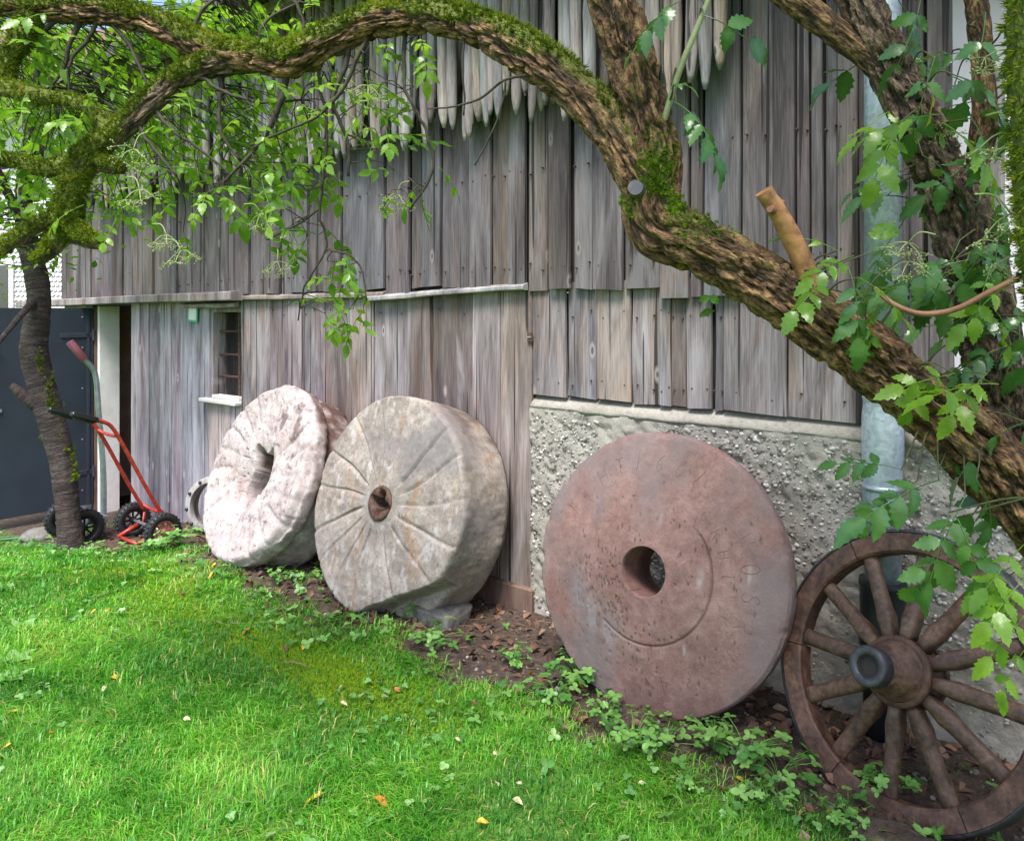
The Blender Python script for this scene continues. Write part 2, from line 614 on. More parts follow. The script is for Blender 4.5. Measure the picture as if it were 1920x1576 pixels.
def leaf_obj_mat(name, stops, rough=0.3, trans=0.35, spec=0.6):
    m, nt, b = new_mat(name)
    oi = nt.nodes.new('ShaderNodeObjectInfo')
    a = nd(nt, 'ShaderNodeAttribute', out=2, attribute_name='v')
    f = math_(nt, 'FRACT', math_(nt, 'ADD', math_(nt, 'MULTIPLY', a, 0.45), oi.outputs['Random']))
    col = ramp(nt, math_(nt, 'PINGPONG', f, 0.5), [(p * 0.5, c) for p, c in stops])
    vein = nd(nt, 'ShaderNodeAttribute', out=2, attribute_name='rib')
    col = mixc(nt, math_(nt, 'MULTIPLY', vein, 0.3), col, (0.16, 0.24, 0.07))
    n = noise(nt, coords(nt, (45,) * 3), 1.0, 3)
    col = mixc(nt, 0.4, col, mixc(nt, 1.0, col, ramp(nt, n, [(0.3, 0.65), (0.7, 1.35)]), 'MULTIPLY'))
    setc(nt, b, col)
    b.inputs['Roughness'].default_value = rough
    b.inputs['Specular IOR Level'].default_value = spec
    bump(nt, b, n, 0.002, 0.6)
    leaf_through(nt, b, col, trans)
    return m


M_leaf = leaf_obj_mat('elder_leaf', [(0.0, (0.11, 0.25, 0.022)), (0.5, (0.18, 0.36, 0.03)), (1.0, (0.26, 0.44, 0.04))], 0.3, 0.5)
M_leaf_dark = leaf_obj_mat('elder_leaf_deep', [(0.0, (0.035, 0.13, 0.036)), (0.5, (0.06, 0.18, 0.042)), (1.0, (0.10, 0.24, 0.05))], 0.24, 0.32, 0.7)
M_leaf_yel = leaf_obj_mat('elder_leaf_yellowing', [(0.0, (0.30, 0.30, 0.04)), (1.0, (0.40, 0.36, 0.06))])
M_crown = attr_mat('crown_leaf', [(0.0, (0.10, 0.23, 0.02)), (0.5, (0.18, 0.36, 0.03)), (1.0, (0.26, 0.44, 0.04))], rough=0.32, trans=0.5)
M_moss = attr_mat('moss', [(0.0, (0.06, 0.09, 0.008)), (0.4, (0.14, 0.19, 0.012)), (0.75, (0.22, 0.29, 0.02)), (1.0, (0.30, 0.24, 0.025))], rough=0.9, trans=0.15, spec=0.2)
M_mossbright = attr_mat('bright_moss', [(0.0, (0.07, 0.13, 0.01)), (0.5, (0.15, 0.25, 0.018)), (1.0, (0.23, 0.33, 0.03))], rough=0.9, trans=0.2, spec=0.2)
M_grass = attr_mat('lawn_grass', [(0.0, (0.045, 0.20, 0.018)), (0.3, (0.095, 0.34, 0.024)), (0.6, (0.165, 0.46, 0.036)), (0.9, (0.28, 0.55, 0.07)), (1.0, (0.48, 0.44, 0.15))], rough=0.42, trans=0.4)
M_lawnmoss = attr_mat('lawn_moss', [(0.0, (0.17, 0.29, 0.014)), (0.6, (0.32, 0.48, 0.026)), (1.0, (0.44, 0.50, 0.05))], rough=0.8, trans=0.3, spec=0.2)
M_weed = attr_mat('weed_leaf', [(0.0, (0.07, 0.20, 0.04)), (0.5, (0.14, 0.33, 0.06)), (1.0, (0.24, 0.44, 0.11))], rough=0.4, trans=0.3)
M_clover = attr_mat('clover_leaf', [(0.0, (0.08, 0.23, 0.05)), (0.6, (0.16, 0.34, 0.09)), (1.0, (0.28, 0.44, 0.18))], rough=0.35, trans=0.25)
M_litter = attr_mat('leaf_litter', [(0.0, (0.05, 0.03, 0.02)), (0.35, (0.13, 0.065, 0.04)), (0.65, (0.21, 0.11, 0.065)), (0.88, (0.28, 0.18, 0.11)), (1.0, (0.38, 0.30, 0.2))], rough=0.65)
M_pebble = attr_mat('concrete_pebbles', [(0.0, (0.13, 0.12, 0.105)), (0.4, (0.28, 0.26, 0.235)), (0.8, (0.44, 0.42, 0.385)), (1.0, (0.66, 0.64, 0.61))], rough=0.85, bmp=0.003)
M_gravel = attr_mat('soil_gravel', [(0.0, (0.06, 0.045, 0.036)), (0.5, (0.15, 0.125, 0.105)), (0.9, (0.28, 0.25, 0.22)), (1.0, (0.42, 0.4, 0.37))], rough=0.9, bmp=0.003)
M_twig = plain('dark_twig', (0.045, 0.036, 0.026), 0.85, 0, 0.5, 40)
M_umbel = plain('umbel_stem', (0.30, 0.36, 0.14), 0.6, 0, 0.2)
M_shoot = plain('pale_green_shoot', (0.26, 0.29, 0.15), 0.55, 0, 0.25)
M_greentwig = plain('green_brown_twig', (0.085, 0.085, 0.035), 0.6, 0, 0.4, 30)
M_brownshoot = plain('brown_shoot', (0.24, 0.11, 0.06), 0.5, 0, 0.3, 30)


def bark_mat(name, dark, mid, light, moss=True, lich=(0.30, 0.27, 0.16), cell=(72, 72, 20), fur=True):
    m, nt, b = new_mat(name)
    lc = coords(nt, cell, attr='lc', rnd=False)
    n1 = noise(nt, lc, 1.0, 3, 0.7, 0.15)
    n2 = noise(nt, coords(nt, (190, 190, 75), attr='lc', rnd=False), 1.0, 2, 0.6)
    n3 = noise(nt, coords(nt, (16, 16, 9), attr='lc', rnd=False), 1.0, 2, 0.6)
    col = ramp(nt, math_(nt, 'ADD', math_(nt, 'MULTIPLY', n1, 0.65), math_(nt, 'MULTIPLY', n2, 0.35)), [(0.38, dark), (0.5, mid), (0.6, light)])
    col = mixc(nt, ramp(nt, n3, [(0.54, 0.0), (0.68, 0.45)]), col, mixc(nt, n2, tuple(x * 0.7 for x in lich), lich))
    rg = nd(nt, 'ShaderNodeAttribute', out=2, attribute_name='ridge')
    if fur:
        col = mixc(nt, ramp(nt, rg, [(0.1, 0.75), (0.55, 0.0)]), col, dark)
    h = math_(nt, 'ADD', n1, math_(nt, 'MULTIPLY', n2, 0.5))
    if moss:
        f = nd(nt, 'ShaderNodeAttribute', out=2, attribute_name='moss')
        mc = ramp(nt, n2, [(0.3, (0.045, 0.06, 0.008)), (0.5, (0.10, 0.13, 0.012)), (0.7, (0.16, 0.17, 0.02))])
        col = mixc(nt, f, col, mc)
    setc(nt, b, col)
    b.inputs['Roughness'].default_value = 0.85
    bump(nt, b, h, 0.012, 1.0)
    return m


M_bark = bark_mat('elder_bark', (0.014, 0.008, 0.004), (0.125, 0.062, 0.026), (0.31, 0.185, 0.085), lich=(0.28, 0.21, 0.095))
M_bark_dark = bark_mat('dark_elder_bark', (0.014, 0.009, 0.006), (0.09, 0.055, 0.034), (0.22, 0.15, 0.095), lich=(0.15, 0.12, 0.09))
M_bark_plum = bark_mat('plum_bark', (0.018, 0.012, 0.012), (0.045, 0.030, 0.028), (0.10, 0.075, 0.07), lich=(0.10, 0.06, 0.05), cell=(7, 7, 55), fur=False)
M_peeled = plain('peeled_orange_wood', (0.33, 0.155, 0.065), 0.55, 0, 0.6, 30, 0.003)
M_cutend = plain('grey_cut_end', (0.11, 0.10, 0.12), 0.8, 0, 0.3, 50)


def ground_mat():
    m, nt, b = new_mat('garden_ground')
    g = nt.nodes.new('ShaderNodeNewGeometry')
    dot = nd(nt, 'ShaderNodeVectorMath', {0: g.outputs['Position'], 1: tuple(nn)}, operation='DOT_PRODUCT', out=1)
    d = math_(nt, 'ADD', dot, WD)
    c1 = coords(nt, (1, 1, 1), rnd=False)
    edge = noise(nt, c1, 5.0, 4, 0.6)
    f = math_(nt, 'ADD', d, math_(nt, 'MULTIPLY', math_(nt, 'SUBTRACT', edge, 0.5), 0.5))
    lawn = ramp(nt, f, [(0.80, 0.0), (0.98, 1.0)])
    n2 = noise(nt, c1, 28.0, 5, 0.7)
    n3 = noise(nt, c1, 140.0, 3, 0.7)
    soil = ramp(nt, n2, [(0.3, (0.03, 0.02, 0.014)), (0.5, (0.08, 0.052, 0.036)), (0.7, (0.15, 0.108, 0.082))])
    soil = mixc(nt, 0.5, soil, mixc(nt, 1.0, soil, ramp(nt, n3, [(0.3, 0.5), (0.7, 1.6)]), 'MULTIPLY'))
    turf = ramp(nt, n2, [(0.3, (0.05, 0.12, 0.014)), (0.5, (0.085, 0.21, 0.02)), (0.62, (0.13, 0.24, 0.026)), (0.78, (0.13, 0.14, 0.04))])
    setc(nt, b, mixc(nt, lawn, soil, turf))
    b.inputs['Roughness'].default_value = 0.95
    bump(nt, b, math_(nt, 'ADD', n2, math_(nt, 'MULTIPLY', n3, 0.4)), 0.02, 1.0)
    return m


M_ground = ground_mat()

# ------------------------------------------------------------------ ground
def axis_steps(lo, hi, a, b, fine):
    mid = np.arange(a, b + 1e-6, fine)
    left = a - np.cumsum(fine * 1.25 ** np.arange(1, 40))
    right = b + np.cumsum(fine * 1.25 ** np.arange(1, 40))
    return np.concatenate([np.append(left[left > lo], lo)[::-1], mid, np.append(right[right < hi], hi)])


gx = axis_steps(-120, 120, -6.5, 2.5, 0.05)
gy = axis_steps(-60, 200, 1.5, 9.0, 0.05)
GX, GY = np.meshgrid(gx, gy, indexing='ij')
GZ = ground_z(GX, GY)
gv = np.stack([GX, GY, GZ], -1).reshape(-1, 3)
gf = grid_faces(len(gx), len(gy), wrap=False)[:, ::-1]
tag(obj('ground', mesh_np('ground', gv, gf), M_ground), kind='structure')

# ------------------------------------------------------------------ barn
barn = empty('barn', tuple(OO), (0, 0, BA))
tag(barn, 'old barn of grey weathered vertical boards on a rough concrete base', 'barn')


def board_mesh(w_, L, th, seed, ch=0.004, bow=0.006, ends=0.006):
    r = random.Random(seed)
    K = 5
    V = []
    ex0, ex1 = r.uniform(-ends, ends), r.uniform(-ends, ends)
    b1, b2 = r.uniform(-bow, bow), r.uniform(-bow, bow)
    for k in range(K):
        u = k / (K - 1)
        z = u * L
        wob = math.sin(u * math.pi) * b1
        cup = math.sin(u * math.pi * 1.5) * b2 * 0.5
        h = w_ / 2 + r.uniform(-0.002, 0.002)
        pts = [(-h, 0), (-h, -th + ch), (-h + ch, -th), (0, -th - 0.001), (h - ch, -th), (h, -th + ch), (h, 0)]
        for (x, y) in pts:
            zz = z + (ex0 if k == 0 else ex1 if k == K - 1 else 0) * (x / max(h, 1e-3))
            V.append((x + wob, y + cup, zz))
    n = 7
    F = [grid_faces(K, n)]
    return mesh_np('board', np.array(V), F + [np.array([list(range(n))]), np.array([list(range((K - 1) * n + n - 1, (K - 1) * n - 1, -1))])], smooth=False)


_bs = [0]


def plank(x0, x1, z0, z1, d0, th, mat, name='plank', gap=0.004):
    _bs[0] += 1
    me = board_mesh(x1 - x0 - gap, z1 - z0, th, _bs[0])
    return obj(name, me, mat, barn, ((x0 + x1) / 2, -d0, z0), (0, random.uniform(-0.003, 0.003), 0))


# upper boards (columns read off the photograph)
up_px = [125, 150, 182, 220, 243, 261, 300, 330, 345, 371, 395, 437, 480, 510, 540, 560, 590, 620, 655, 697, 735, 772, 783, 805, 840, 893, 935, 965,
         1000, 1040, 1085, 1125, 1180, 1250, 1302, 1330, 1400, 1460, 1500, 1532, 1556, 1580, 1618, 1668, 1740, 1797]
for i, (a, b) in enumerate(zip(up_px[:-1], up_px[1:])):
    zb = 1.735 + random.uniform(-0.012, 0.02)
    if a >= 1000:
        zb = 1.715 + random.uniform(-0.006, 0.006)
    if a >= 1250:
        zb = 1.668 + random.uniform(-0.004, 0.004)
    if a in (735, 772):
        zb = 1.69
    lay = 0.03 + (0.014 if i % 2 else 0.0) + random.uniform(0, 0.006)
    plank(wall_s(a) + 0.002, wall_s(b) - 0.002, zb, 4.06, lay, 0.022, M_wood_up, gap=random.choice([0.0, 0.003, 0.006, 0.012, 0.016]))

# lower boards, left: from the corner to the door, then to the concrete
SD0, SD1 = wall_s(185), wall_s(250)              # door opening
SW0, SW1 = wall_s(397), wall_s(457)              # window opening
WZ0, WZ1 = 0.92, 1.63
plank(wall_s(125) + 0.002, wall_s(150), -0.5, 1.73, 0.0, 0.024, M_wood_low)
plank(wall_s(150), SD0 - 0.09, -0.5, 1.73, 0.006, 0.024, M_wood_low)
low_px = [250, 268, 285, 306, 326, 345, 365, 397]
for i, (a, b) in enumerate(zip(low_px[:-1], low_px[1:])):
    plank(wall_s(a), wall_s(b), -0.42, 1.74 - 0.01 * (i % 2), 0.0 + 0.006 * (i % 2), 0.024, M_wood_lit)
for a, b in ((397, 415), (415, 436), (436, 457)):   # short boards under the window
    plank(wall_s(a), wall_s(b), -0.3, WZ0 - 0.03, 0.002, 0.022, M_wood_lit)
low2 = [457, 476, 512, 546, 575, 602, 617, 663, 709, 772, 816, 893, 946, 1004]
tops = {663: 1.735, 709: 1.70, 772: 1.70, 816: 1.70, 893: 1.73, 946: 1.735}
for i, (a, b) in enumerate(zip(low2[:-1], low2[1:])):
    dd = 0.0 + (0.009 if i % 2 else 0.0) + random.uniform(0, 0.004)
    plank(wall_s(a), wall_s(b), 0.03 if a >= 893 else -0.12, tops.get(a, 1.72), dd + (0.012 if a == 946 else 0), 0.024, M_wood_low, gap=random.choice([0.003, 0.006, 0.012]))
# lower boards, right, above the concrete
low3 = [1005, 1068, 1124, 1190, 1242, 1264, 1292, 1342, 1362, 1480, 1617, 1690, 1745, 1797]
for i, (a, b) in enumerate(zip(low3[:-1], low3[1:])):
    dd = (0.003 if i % 2 else 0.012)
    plank(wall_s(a), wall_s(b), 1.162 + random.uniform(-0.006, 0.004), 1.755, dd, 0.02, M_wood_low, gap=random.choice([0.002, 0.005, 0.01]))
# boards of the two side walls (turned round the corners)
for k in range(9):
    for sx, sg in ((wall_s(125), -1), (-2.25, 1)):
        _bs[0] += 1
        me = board_mesh(0.52, 4.6 + (1.5 if k > 4 else 0.25 * k), 0.024, _bs[0])
        z0 = -0.5 if sg < 0 else 0.0
        o = obj('plank', me, M_wood_up, barn, (sx + (0.004 if sg > 0 else -0.004), 0.33 + k * 0.525, z0), (0, 0, sg * math.pi / 2))

# inner wall behind the boards, coloured near black as shade in the gaps, with the two openings left free
mb = MB()
sL, sR = wall_s(125) + 0.03, wall_s(1797) - 0.03
for (a, b, z0, z1) in ((sL, SD0 - 0.09, -0.6, 1.70), (SD1 + 0.02, SW0 - 0.012, -0.6, 1.70), (SW0 - 0.012, SW1 + 0.012, -0.6, WZ0 - 0.06), (SW1 + 0.012, wall_s(1004), -0.3, 1.70),
                       (SW0 - 0.012, SW1 + 0.012, WZ1 + 0.03, 1.70), (wall_s(1004), sR, 1.0, 1.70)):
    mb.box((a, 0.012, z0), (b, 0.20 if b < -2 else 0.05, z1))
mb.box((sL, 0.012 - 0.03, 1.705), (sR, 0.05, 4.04))
mb.build('inner_wall', M_dark, barn)

# ledges (drip boards) between the two rows of boards
def ledge(px0, px1, z0, z1, d0, d1, dz=0.0, name='ledge', mat=None):
    mb = MB()
    a, b = wall_s(px0), wall_s(px1)
    K = 8
    V = []
    for k in range(K):
        u = k / (K - 1)
        x = a + (b - a) * u
        jz, jd = random.uniform(-0.005, 0.005), random.uniform(-0.006, 0.006)
        zz0, zz1 = z0 + dz * u + jz, z1 + dz * u + jz * 0.6
        c = 0.006
        V += [(x, -d0, zz0), (x, -d1 - jd + c, zz0), (x, -d1 - jd, zz0 + c), (x, -d1 - jd, zz1 - c), (x, -d1 - jd + c, zz1), (x, -d0, zz1 + 0.012)]
    mb.add(V, [grid_faces(K, 6), np.array([[0, 1, 2, 3, 4, 5]]), np.array([[(K - 1) * 6 + q for q in (5, 4, 3, 2, 1, 0)]])])
    return mb.build(name, mat or M_beam, barn)


ledge(60, 470, 1.655, 1.722, 0.02, 0.17, 0.035)
ledge(356, 456, 1.635, 1.668, 0.03, 0.085, 0.0)
ledge(457, 736, 1.690, 1.722, 0.036, 0.075, 0.004)
ledge(709, 1001, 1.672, 1.700, 0.05, 0.09, 0.045)
# nail heads along the board ends
nl = MB()
for a, b, z_, d_ in [(x, y, 1.60, 0.034) for x, y in zip(low2[1:-1], low2[2:])] + [(x, y, 1.59, 0.034) for x, y in zip(low3[:-4], low3[1:-3])] + [(x, y, 1.24, 0.034) for x, y in zip(low3[:-4], low3[1:-3])] + [(x, y, 1.84, 0.072) for x, y in zip(up_px[8:-4], up_px[9:-3])] + [(x, y, 2.35, 0.072) for x, y in zip(up_px[8:-4], up_px[9:-3])] + [(x, y, 0.75, 0.034) for x, y in zip(low2[1:-1], low2[2:])]:
    sa, sb_ = wall_s(a), wall_s(b)
    for f_ in (0.2, 0.8):
        c_ = np.array([sa + (sb_ - sa) * f_ + random.uniform(-0.006, 0.006), -d_, z_ + random.uniform(-0.02, 0.02)])
        V = np.array([(0.0045 * math.cos(k * 1.047), 0, 0.0045 * math.sin(k * 1.047)) for k in range(6)] + [(0.004 * math.cos(k * 1.047), 0.04, 0.004 * math.sin(k * 1.047)) for k in range(6)]) + c_
        nl.add(V, [grid_faces(2, 6), np.array([[0, 1, 2, 3, 4, 5]])])
tag(nl.build('nails', M_rust, barn), kind='stuff')
# small iron socket let into the corner post, and the brown board at the foot of the wall
so_ = wall_s(993, 0.05)
zz = wall_z(993, 632, 0.05)
mb = MB().box((so_ - 0.017, -0.052, zz - 0.026), (so_ + 0.017, -0.04, zz + 0.026), 0.003)
sock = mb.build('iron_socket', M_rust, barn)
MB().box((so_ - 0.012, -0.057, zz - 0.004), (so_ + 0.012, -0.05, zz + 0.004), 0.001).build('socket_bar', M_steel, sock)
MB().box((wall_s(476), -0.075, -0.15), (wall_s(1012), -0.035, 0.13), 0.008).build('foot_board', M_brownwood, barn)

# window: reveal, bars, sill, pane
win = MB()
rv = 0.22
win.box((SW0 - 0.012, -0.004, WZ0 - 0.03), (SW0 + 0.03, rv, WZ1 + 0.03))
win.box((SW1 - 0.02, -0.002, WZ0 - 0.03), (SW1 + 0.012, rv, WZ1 + 0.03))
win.box((SW0 + 0.03, 0.0, WZ1 - 0.03), (SW1 - 0.02, rv, WZ1 + 0.03))
win.box((SW0 + 0.03, 0.03, WZ0 - 0.06), (SW1 - 0.02, rv, WZ0 - 0.01))
wino = win.build('window', M_wood_low, barn)
MB().box((SW0 + 0.03, 0.10, WZ0 - 0.01), (SW0 + 0.045, rv - 0.01, WZ1 - 0.03), 0.003).build('reveal_board', M_wood_up, wino)
MB().box((SW0 + 0.03, 0.19, WZ0), (SW1 - 0.02, 0.197, WZ1 - 0.03)).build('pane', M_glass, wino)
sb = (SW0 + SW1) / 2 + 0.10
MB().tube([(sb, 0.05, WZ0 - 0.01), (sb, 0.05, WZ1 - 0.03)], 0.011, 8).build('bar', M_rust, wino)
for y in (622, 666, 708):
    z = wall_z(430, y)
    MB().tube([(SW0 + 0.03, 0.058, z), (sb, 0.058, z + 0.004), (SW1 - 0.02, 0.058, z)], 0.0095, 8).build('bar', M_rust, wino)
MB().box((SW0 + 0.20, 0.14, WZ0 + 0.0), (SW0 + 0.23, 0.185, WZ1 - 0.03)).build('mullion', M_wood_low, wino)
MB().box((SW0 - 0.06, -0.085, WZ0 - 0.045), (SW1 + 0.01, 0.02, WZ0 - 0.015), 0.006).build('sill', M_sill, wino)
MB().box((SW0 + 0.05, -0.03, WZ0 - 0.015), (SW1 - 0.03, 0.05, WZ0 + 0.015), 0.006).build('sill_upstand', M_sill, wino)

# doorway: white jamb, dark frame, open blue door, room behind
MB().box((SD0 - 0.09, -0.035, -0.55), (SD0 - 0.062, 0.03, 1.70), 0.003).build('door_frame', M_doorframe, barn)
MB().box((SD0 - 0.06, -0.03, -0.55), (SD0 - 0.03, 0.03, 1.66), 0.003).build('frame_edge', M_brownwood, barn)
MB().box((SD0 - 0.03, 0.0, -0.55), (SD0 + 0.012, 0.20, 1.66), 0.004).build('door_jamb', M_white, barn)
MB().box((SD0 - 0.03, -0.012, 1.662), (SD1 + 0.02, 0.2, 1.70), 0.003).build('lintel', M_doorframe, barn)
DOOR_L = 1.25
door = MB().box((SD0 - 0.075, -DOOR_L, -0.30), (SD0 - 0.03, -0.04, 1.64), 0.003)
dooro = door.build('door', M_door, barn)
MB().box((SD0 - 0.03, -0.10, -0.30), (SD0 - 0.022, -0.075, 1.64)).build('seam_strip', M_doorframe, dooro)
xh = SD0 - 0.03
for z in (0.0, 1.35):
    MB().box((xh, -0.34, z), (xh + 0.008, -0.045, z + 0.045), 0.002).tube([(xh + 0.006, -0.04, z - 0.03), (xh + 0.006, -0.04, z + 0.08)], 0.011, 8).build('hinge', M_doorframe, dooro)
for z in (-0.15, 0.35, 0.85, 1.25, 1.55):
    MB().lathe([(0.0, 0.006), (0.007, 0.004), (0.009, 0.0)], 8, 'x').build('rivet', M_steel, dooro, (xh, -0.14, z))
MB().tube([(xh, -0.90, 1.30), (xh + 0.05, -0.90, 1.30), (xh + 0.05, -1.02, 1.31), (xh + 0.05, -1.10, 1.31)], 0.013, 8).build('handle', M_steel, dooro)
MB().box((xh, -1.12, 0.68), (xh + 0.012, -0.84, 0.71), 0.003).build('latch_bar', M_steel, dooro)
room = MB()
room.box((SD0 - 0.6, 1.6, -0.6), (SW1 + 0.8, 1.7, 2.2))
room.box((SD0 - 0.65, 0.30, -0.6), (SD0 - 0.6, 1.6, 2.2))
room.box((SW1 + 0.8, 0.21, -0.6), (SW1 + 0.85, 1.7, 2.2))
room.box((SD0 - 0.6, 0.21, -0.60), (SW1 + 0.8, 1.6, -0.42))
room.box((SD0 - 0.6, 0.21, 2.05), (SW1 + 0.8, 1.6, 2.15))
room.build('room_wall', M_plaster, barn)
for z in (0.45, 0.95, 1.35):
    MB().box((SD0 - 0.3, 1.25, z), (SD0 + 1.2, 1.58, z + 0.03), 0.003).build('shelf', M_brownwood, barn)

# roof with rafters (its eave shows between the leaves at the upper left)
ROOF_SL = math.tan(R_(38))
ez, ed = 3.62, 0.62
rb = MB()
Vr = []
for x in (wall_s(125) - 0.45, wall_s(1797) + 0.45):
    Vr += [(x, -ed, ez), (x, 5.0, ez + (5.0 + ed) * ROOF_SL), (x, 5.0, ez + (5.0 + ed) * ROOF_SL + 0.09), (x, -ed, ez + 0.09)]
rb.add(Vr, [np.array([[0, 1, 2, 3], [7, 6, 5, 4], [0, 4, 5, 1], [1, 5, 6, 2], [2, 6, 7, 3], [3, 7, 4, 0]])])
roof = rb.build('roof', M_wood_up, barn)
for k in range(13):
    x = wall_s(125) + 0.1 + k * 0.68
    V = []
    for xx in (x - 0.045, x + 0.045):
        V += [(xx, -ed + 0.06, ez - 0.10), (xx, 0.3, ez - 0.10 + (0.3 + ed - 0.06) * ROOF_SL), (xx, 0.3, ez + 0.03 + (0.3 + ed - 0.06) * ROOF_SL), (xx, -ed + 0.06, ez + 0.03)]
    MB().add(V, [np.array([[0, 1, 2, 3], [7, 6, 5, 4], [0, 4, 5, 1], [1, 5, 6, 2], [2, 6, 7, 3], [3, 7, 4, 0]])]).build('rafter', M_beam, roof)
for d_ in (0.09, 0.36):
    MB().box((wall_s(150), -d_ - 0.02, 3.60), (-1.5, -d_ + 0.02, 3.66), 0.004).build('rail', M_beam, barn)

# concrete base: rough face, smooth sloping top, half sunk pebbles
PL0, PL1 = wall_s(1004), 1.6
nx_, nz_ = 330, 96
xs = np.linspace(PL0, PL1, nx_)
zs = np.linspace(-0.25, 1.10, nz_)
XX, ZZ = np.meshgrid(xs, zs, indexing='ij')
q = np.stack([XX, ZZ, XX * 0], -1)
low = np.clip((0.5 - ZZ) / 0.5, 0, 1) * (XX > -1.5)
rgh = (fbm(q * 22, 3, 4) - 0.5) * 0.014 * (1 - 0.6 * low) + (fbm(q * 3, 4, 3) - 0.5) * 0.03
hol = np.clip(vnoise(q * 38, 8) - 0.62, 0, 1) * 0.05 * (1 - 0.8 * low)
YY = -(0.045 + rgh - hol)
V = np.stack([XX, YY, ZZ], -1).reshape(-1, 3)
back = np.array([(PL0, 0.25, -0.25), (PL1, 0.25, -0.25), (PL1, 0.25, 1.10), (PL0, 0.25, 1.10)])
F = [grid_faces(nx_, nz_, wrap=False)[:, ::-1]]
n0 = nx_ * nz_
# top, sides and back of the block
topl = [i * nz_ + nz_ - 1 for i in range(nx_)]
F.append(np.array([topl[::-1] + [n0 + 3, n0 + 2]][0])[None])
F.append(np.array([[j for j in range(nz_)] + [n0 + 3, n0 + 0]]))
F.append(np.array([[(nx_ - 1) * nz_ + j for j in range(nz_)][::-1] + [n0 + 1, n0 + 2]]))
F.append(np.array([[n0, n0 + 3, n0 + 2, n0 + 1]]))
plinth = obj('concrete_base', mesh_np('concrete_base', np.vstack([V, back]), F), M_concrete, barn)
# sloping mortar ledge
K = 60
V = []
for k in range(K):
    x = PL0 + 0.004 + (PL1 - PL0 - 0.01) * k / (K - 1)
    j = (random.random() - 0.5) * 0.007
    V += [(x, 0.2, 1.10), (x, -0.046 + j, 1.085 + j), (x, -0.05 + j, 1.102 + j), (x, -0.03 + j * 0.5, 1.125), (x, 0.012, 1.158), (x, 0.2, 1.160)]
mb = MB().add(V, [grid_faces(K, 6), np.array([[0, 1, 2, 3, 4, 5]]), np.array([[(K - 1) * 6 + q for q in (5, 4, 3, 2, 1, 0)]])])
mb.build('mortar_ledge', M_concrete, plinth, smooth=True)


def ico(sub=1):
    t = (1 + 5 ** .5) / 2
    V = np.array([(-1, t, 0), (1, t, 0), (-1, -t, 0), (1, -t, 0), (0, -1, t), (0, 1, t), (0, -1, -t), (0, 1, -t), (t, 0, -1), (t, 0, 1), (-t, 0, -1), (-t, 0, 1)], float)
    F = [(0, 11, 5), (0, 5, 1), (0, 1, 7), (0, 7, 10), (0, 10, 11), (1, 5, 9), (5, 11, 4), (11, 10, 2), (10, 7, 6), (7, 1, 8), (3, 9, 4), (3, 4, 2), (3, 2, 6), (3, 6, 8), (3, 8, 9), (4, 9, 5), (2, 4, 11), (6, 2, 10), (8, 6, 7), (9, 8, 1)]
    V /= np.linalg.norm(V, axis=1)[:, None]
    for _ in range(sub):
        V = list(map(tuple, V))
        cache, nf = {}, []

        def mid(a, b):
            k = (min(a, b), max(a, b))
            if k not in cache:
                m = np.array(V[a]) + np.array(V[b])
                V.append(tuple(m / np.linalg.norm(m)))
                cache[k] = len(V) - 1
            return cache[k]
        for a, b, c in F:
            ab, bc, ca = mid(a, b), mid(b, c), mid(c, a)
            nf += [(a, ab, ca), (b, bc, ab), (c, ca, bc), (ab, bc, ca)]
        F, V = nf, np.array(V)
    return np.array(V), np.array(F, np.int32)


def scatter(baseV, baseF, M, t, v):
    """M (k,3,3) linear parts, t (k,3), v (k,) attribute -> arrays of one mesh"""
    k, n = len(M), len(baseV)
    V = np.einsum('kij,nj->kni', M, baseV) + t[:, None, :]
    F = (baseF[None] + (np.arange(k) * n)[:, None, None]).reshape(-1, baseF.shape[1])
    return V.reshape(-1, 3), F, np.repeat(v, n)


def rand_rot(k, r=None):
    r = r or rng
    q = r.normal(size=(k, 4))
    q /= np.linalg.norm(q, axis=1)[:, None]
    a, b, c, d = q.T
    return np.stack([np.stack([a*a+b*b-c*c-d*d, 2*(b*c-a*d), 2*(b*d+a*c)], -1), np.stack([2*(b*c+a*d), a*a-b*b+c*c-d*d, 2*(c*d-a*b)], -1), np.stack([2*(b*d-a*c), 2*(c*d+a*b), a*a-b*b-c*c+d*d], -1)], -2)


iv, iff = ico(1)
ivr = iv * (1 + 0.7 * (vnoise(iv * 1.7 + 5, 2) - 0.5))[:, None]
k = 11000
px_ = rng.uniform(PL0 + 0.01, 0.5, k)
pz_ = rng.uniform(-0.02, 1.08, k)
keep = (vnoise(np.stack([px_ * 5, pz_ * 6, px_ * 0], -1), 12) > 0.28) & ~((pz_ < 0.42 + 0.1 * np.sin(px_ * 4)) & (px_ > -1.6) & (rng.random(k) < 0.82))
px_, pz_ = px_[keep], pz_[keep]
k = len(px_)
sz = 0.0026 + 0.0068 * rng.random(k) ** 2.6
sc = np.stack([sz * rng.uniform(0.9, 1.6, k), sz * 0.5, sz * rng.uniform(0.7, 1.1, k)], -1)
ang = rng.uniform(-0.7, 0.7, k)
Ry = np.zeros((k, 3, 3))
Ry[:, 0, 0] = np.cos(ang); Ry[:, 0, 2] = np.sin(ang); Ry[:, 1, 1] = 1; Ry[:, 2, 0] = -np.sin(ang); Ry[:, 2, 2] = np.cos(ang)
Mx = Ry * sc[:, None, :]
qq = np.stack([px_, pz_, px_ * 0], -1)
yy = -(0.045 + (fbm(qq * 22, 3, 4) - 0.5) * 0.014 + (fbm(qq * 3, 4, 3) - 0.5) * 0.03) - 0.001
V, F, a_ = scatter(ivr, iff, Mx, np.stack([px_, yy, pz_], -1), rng.random(k))
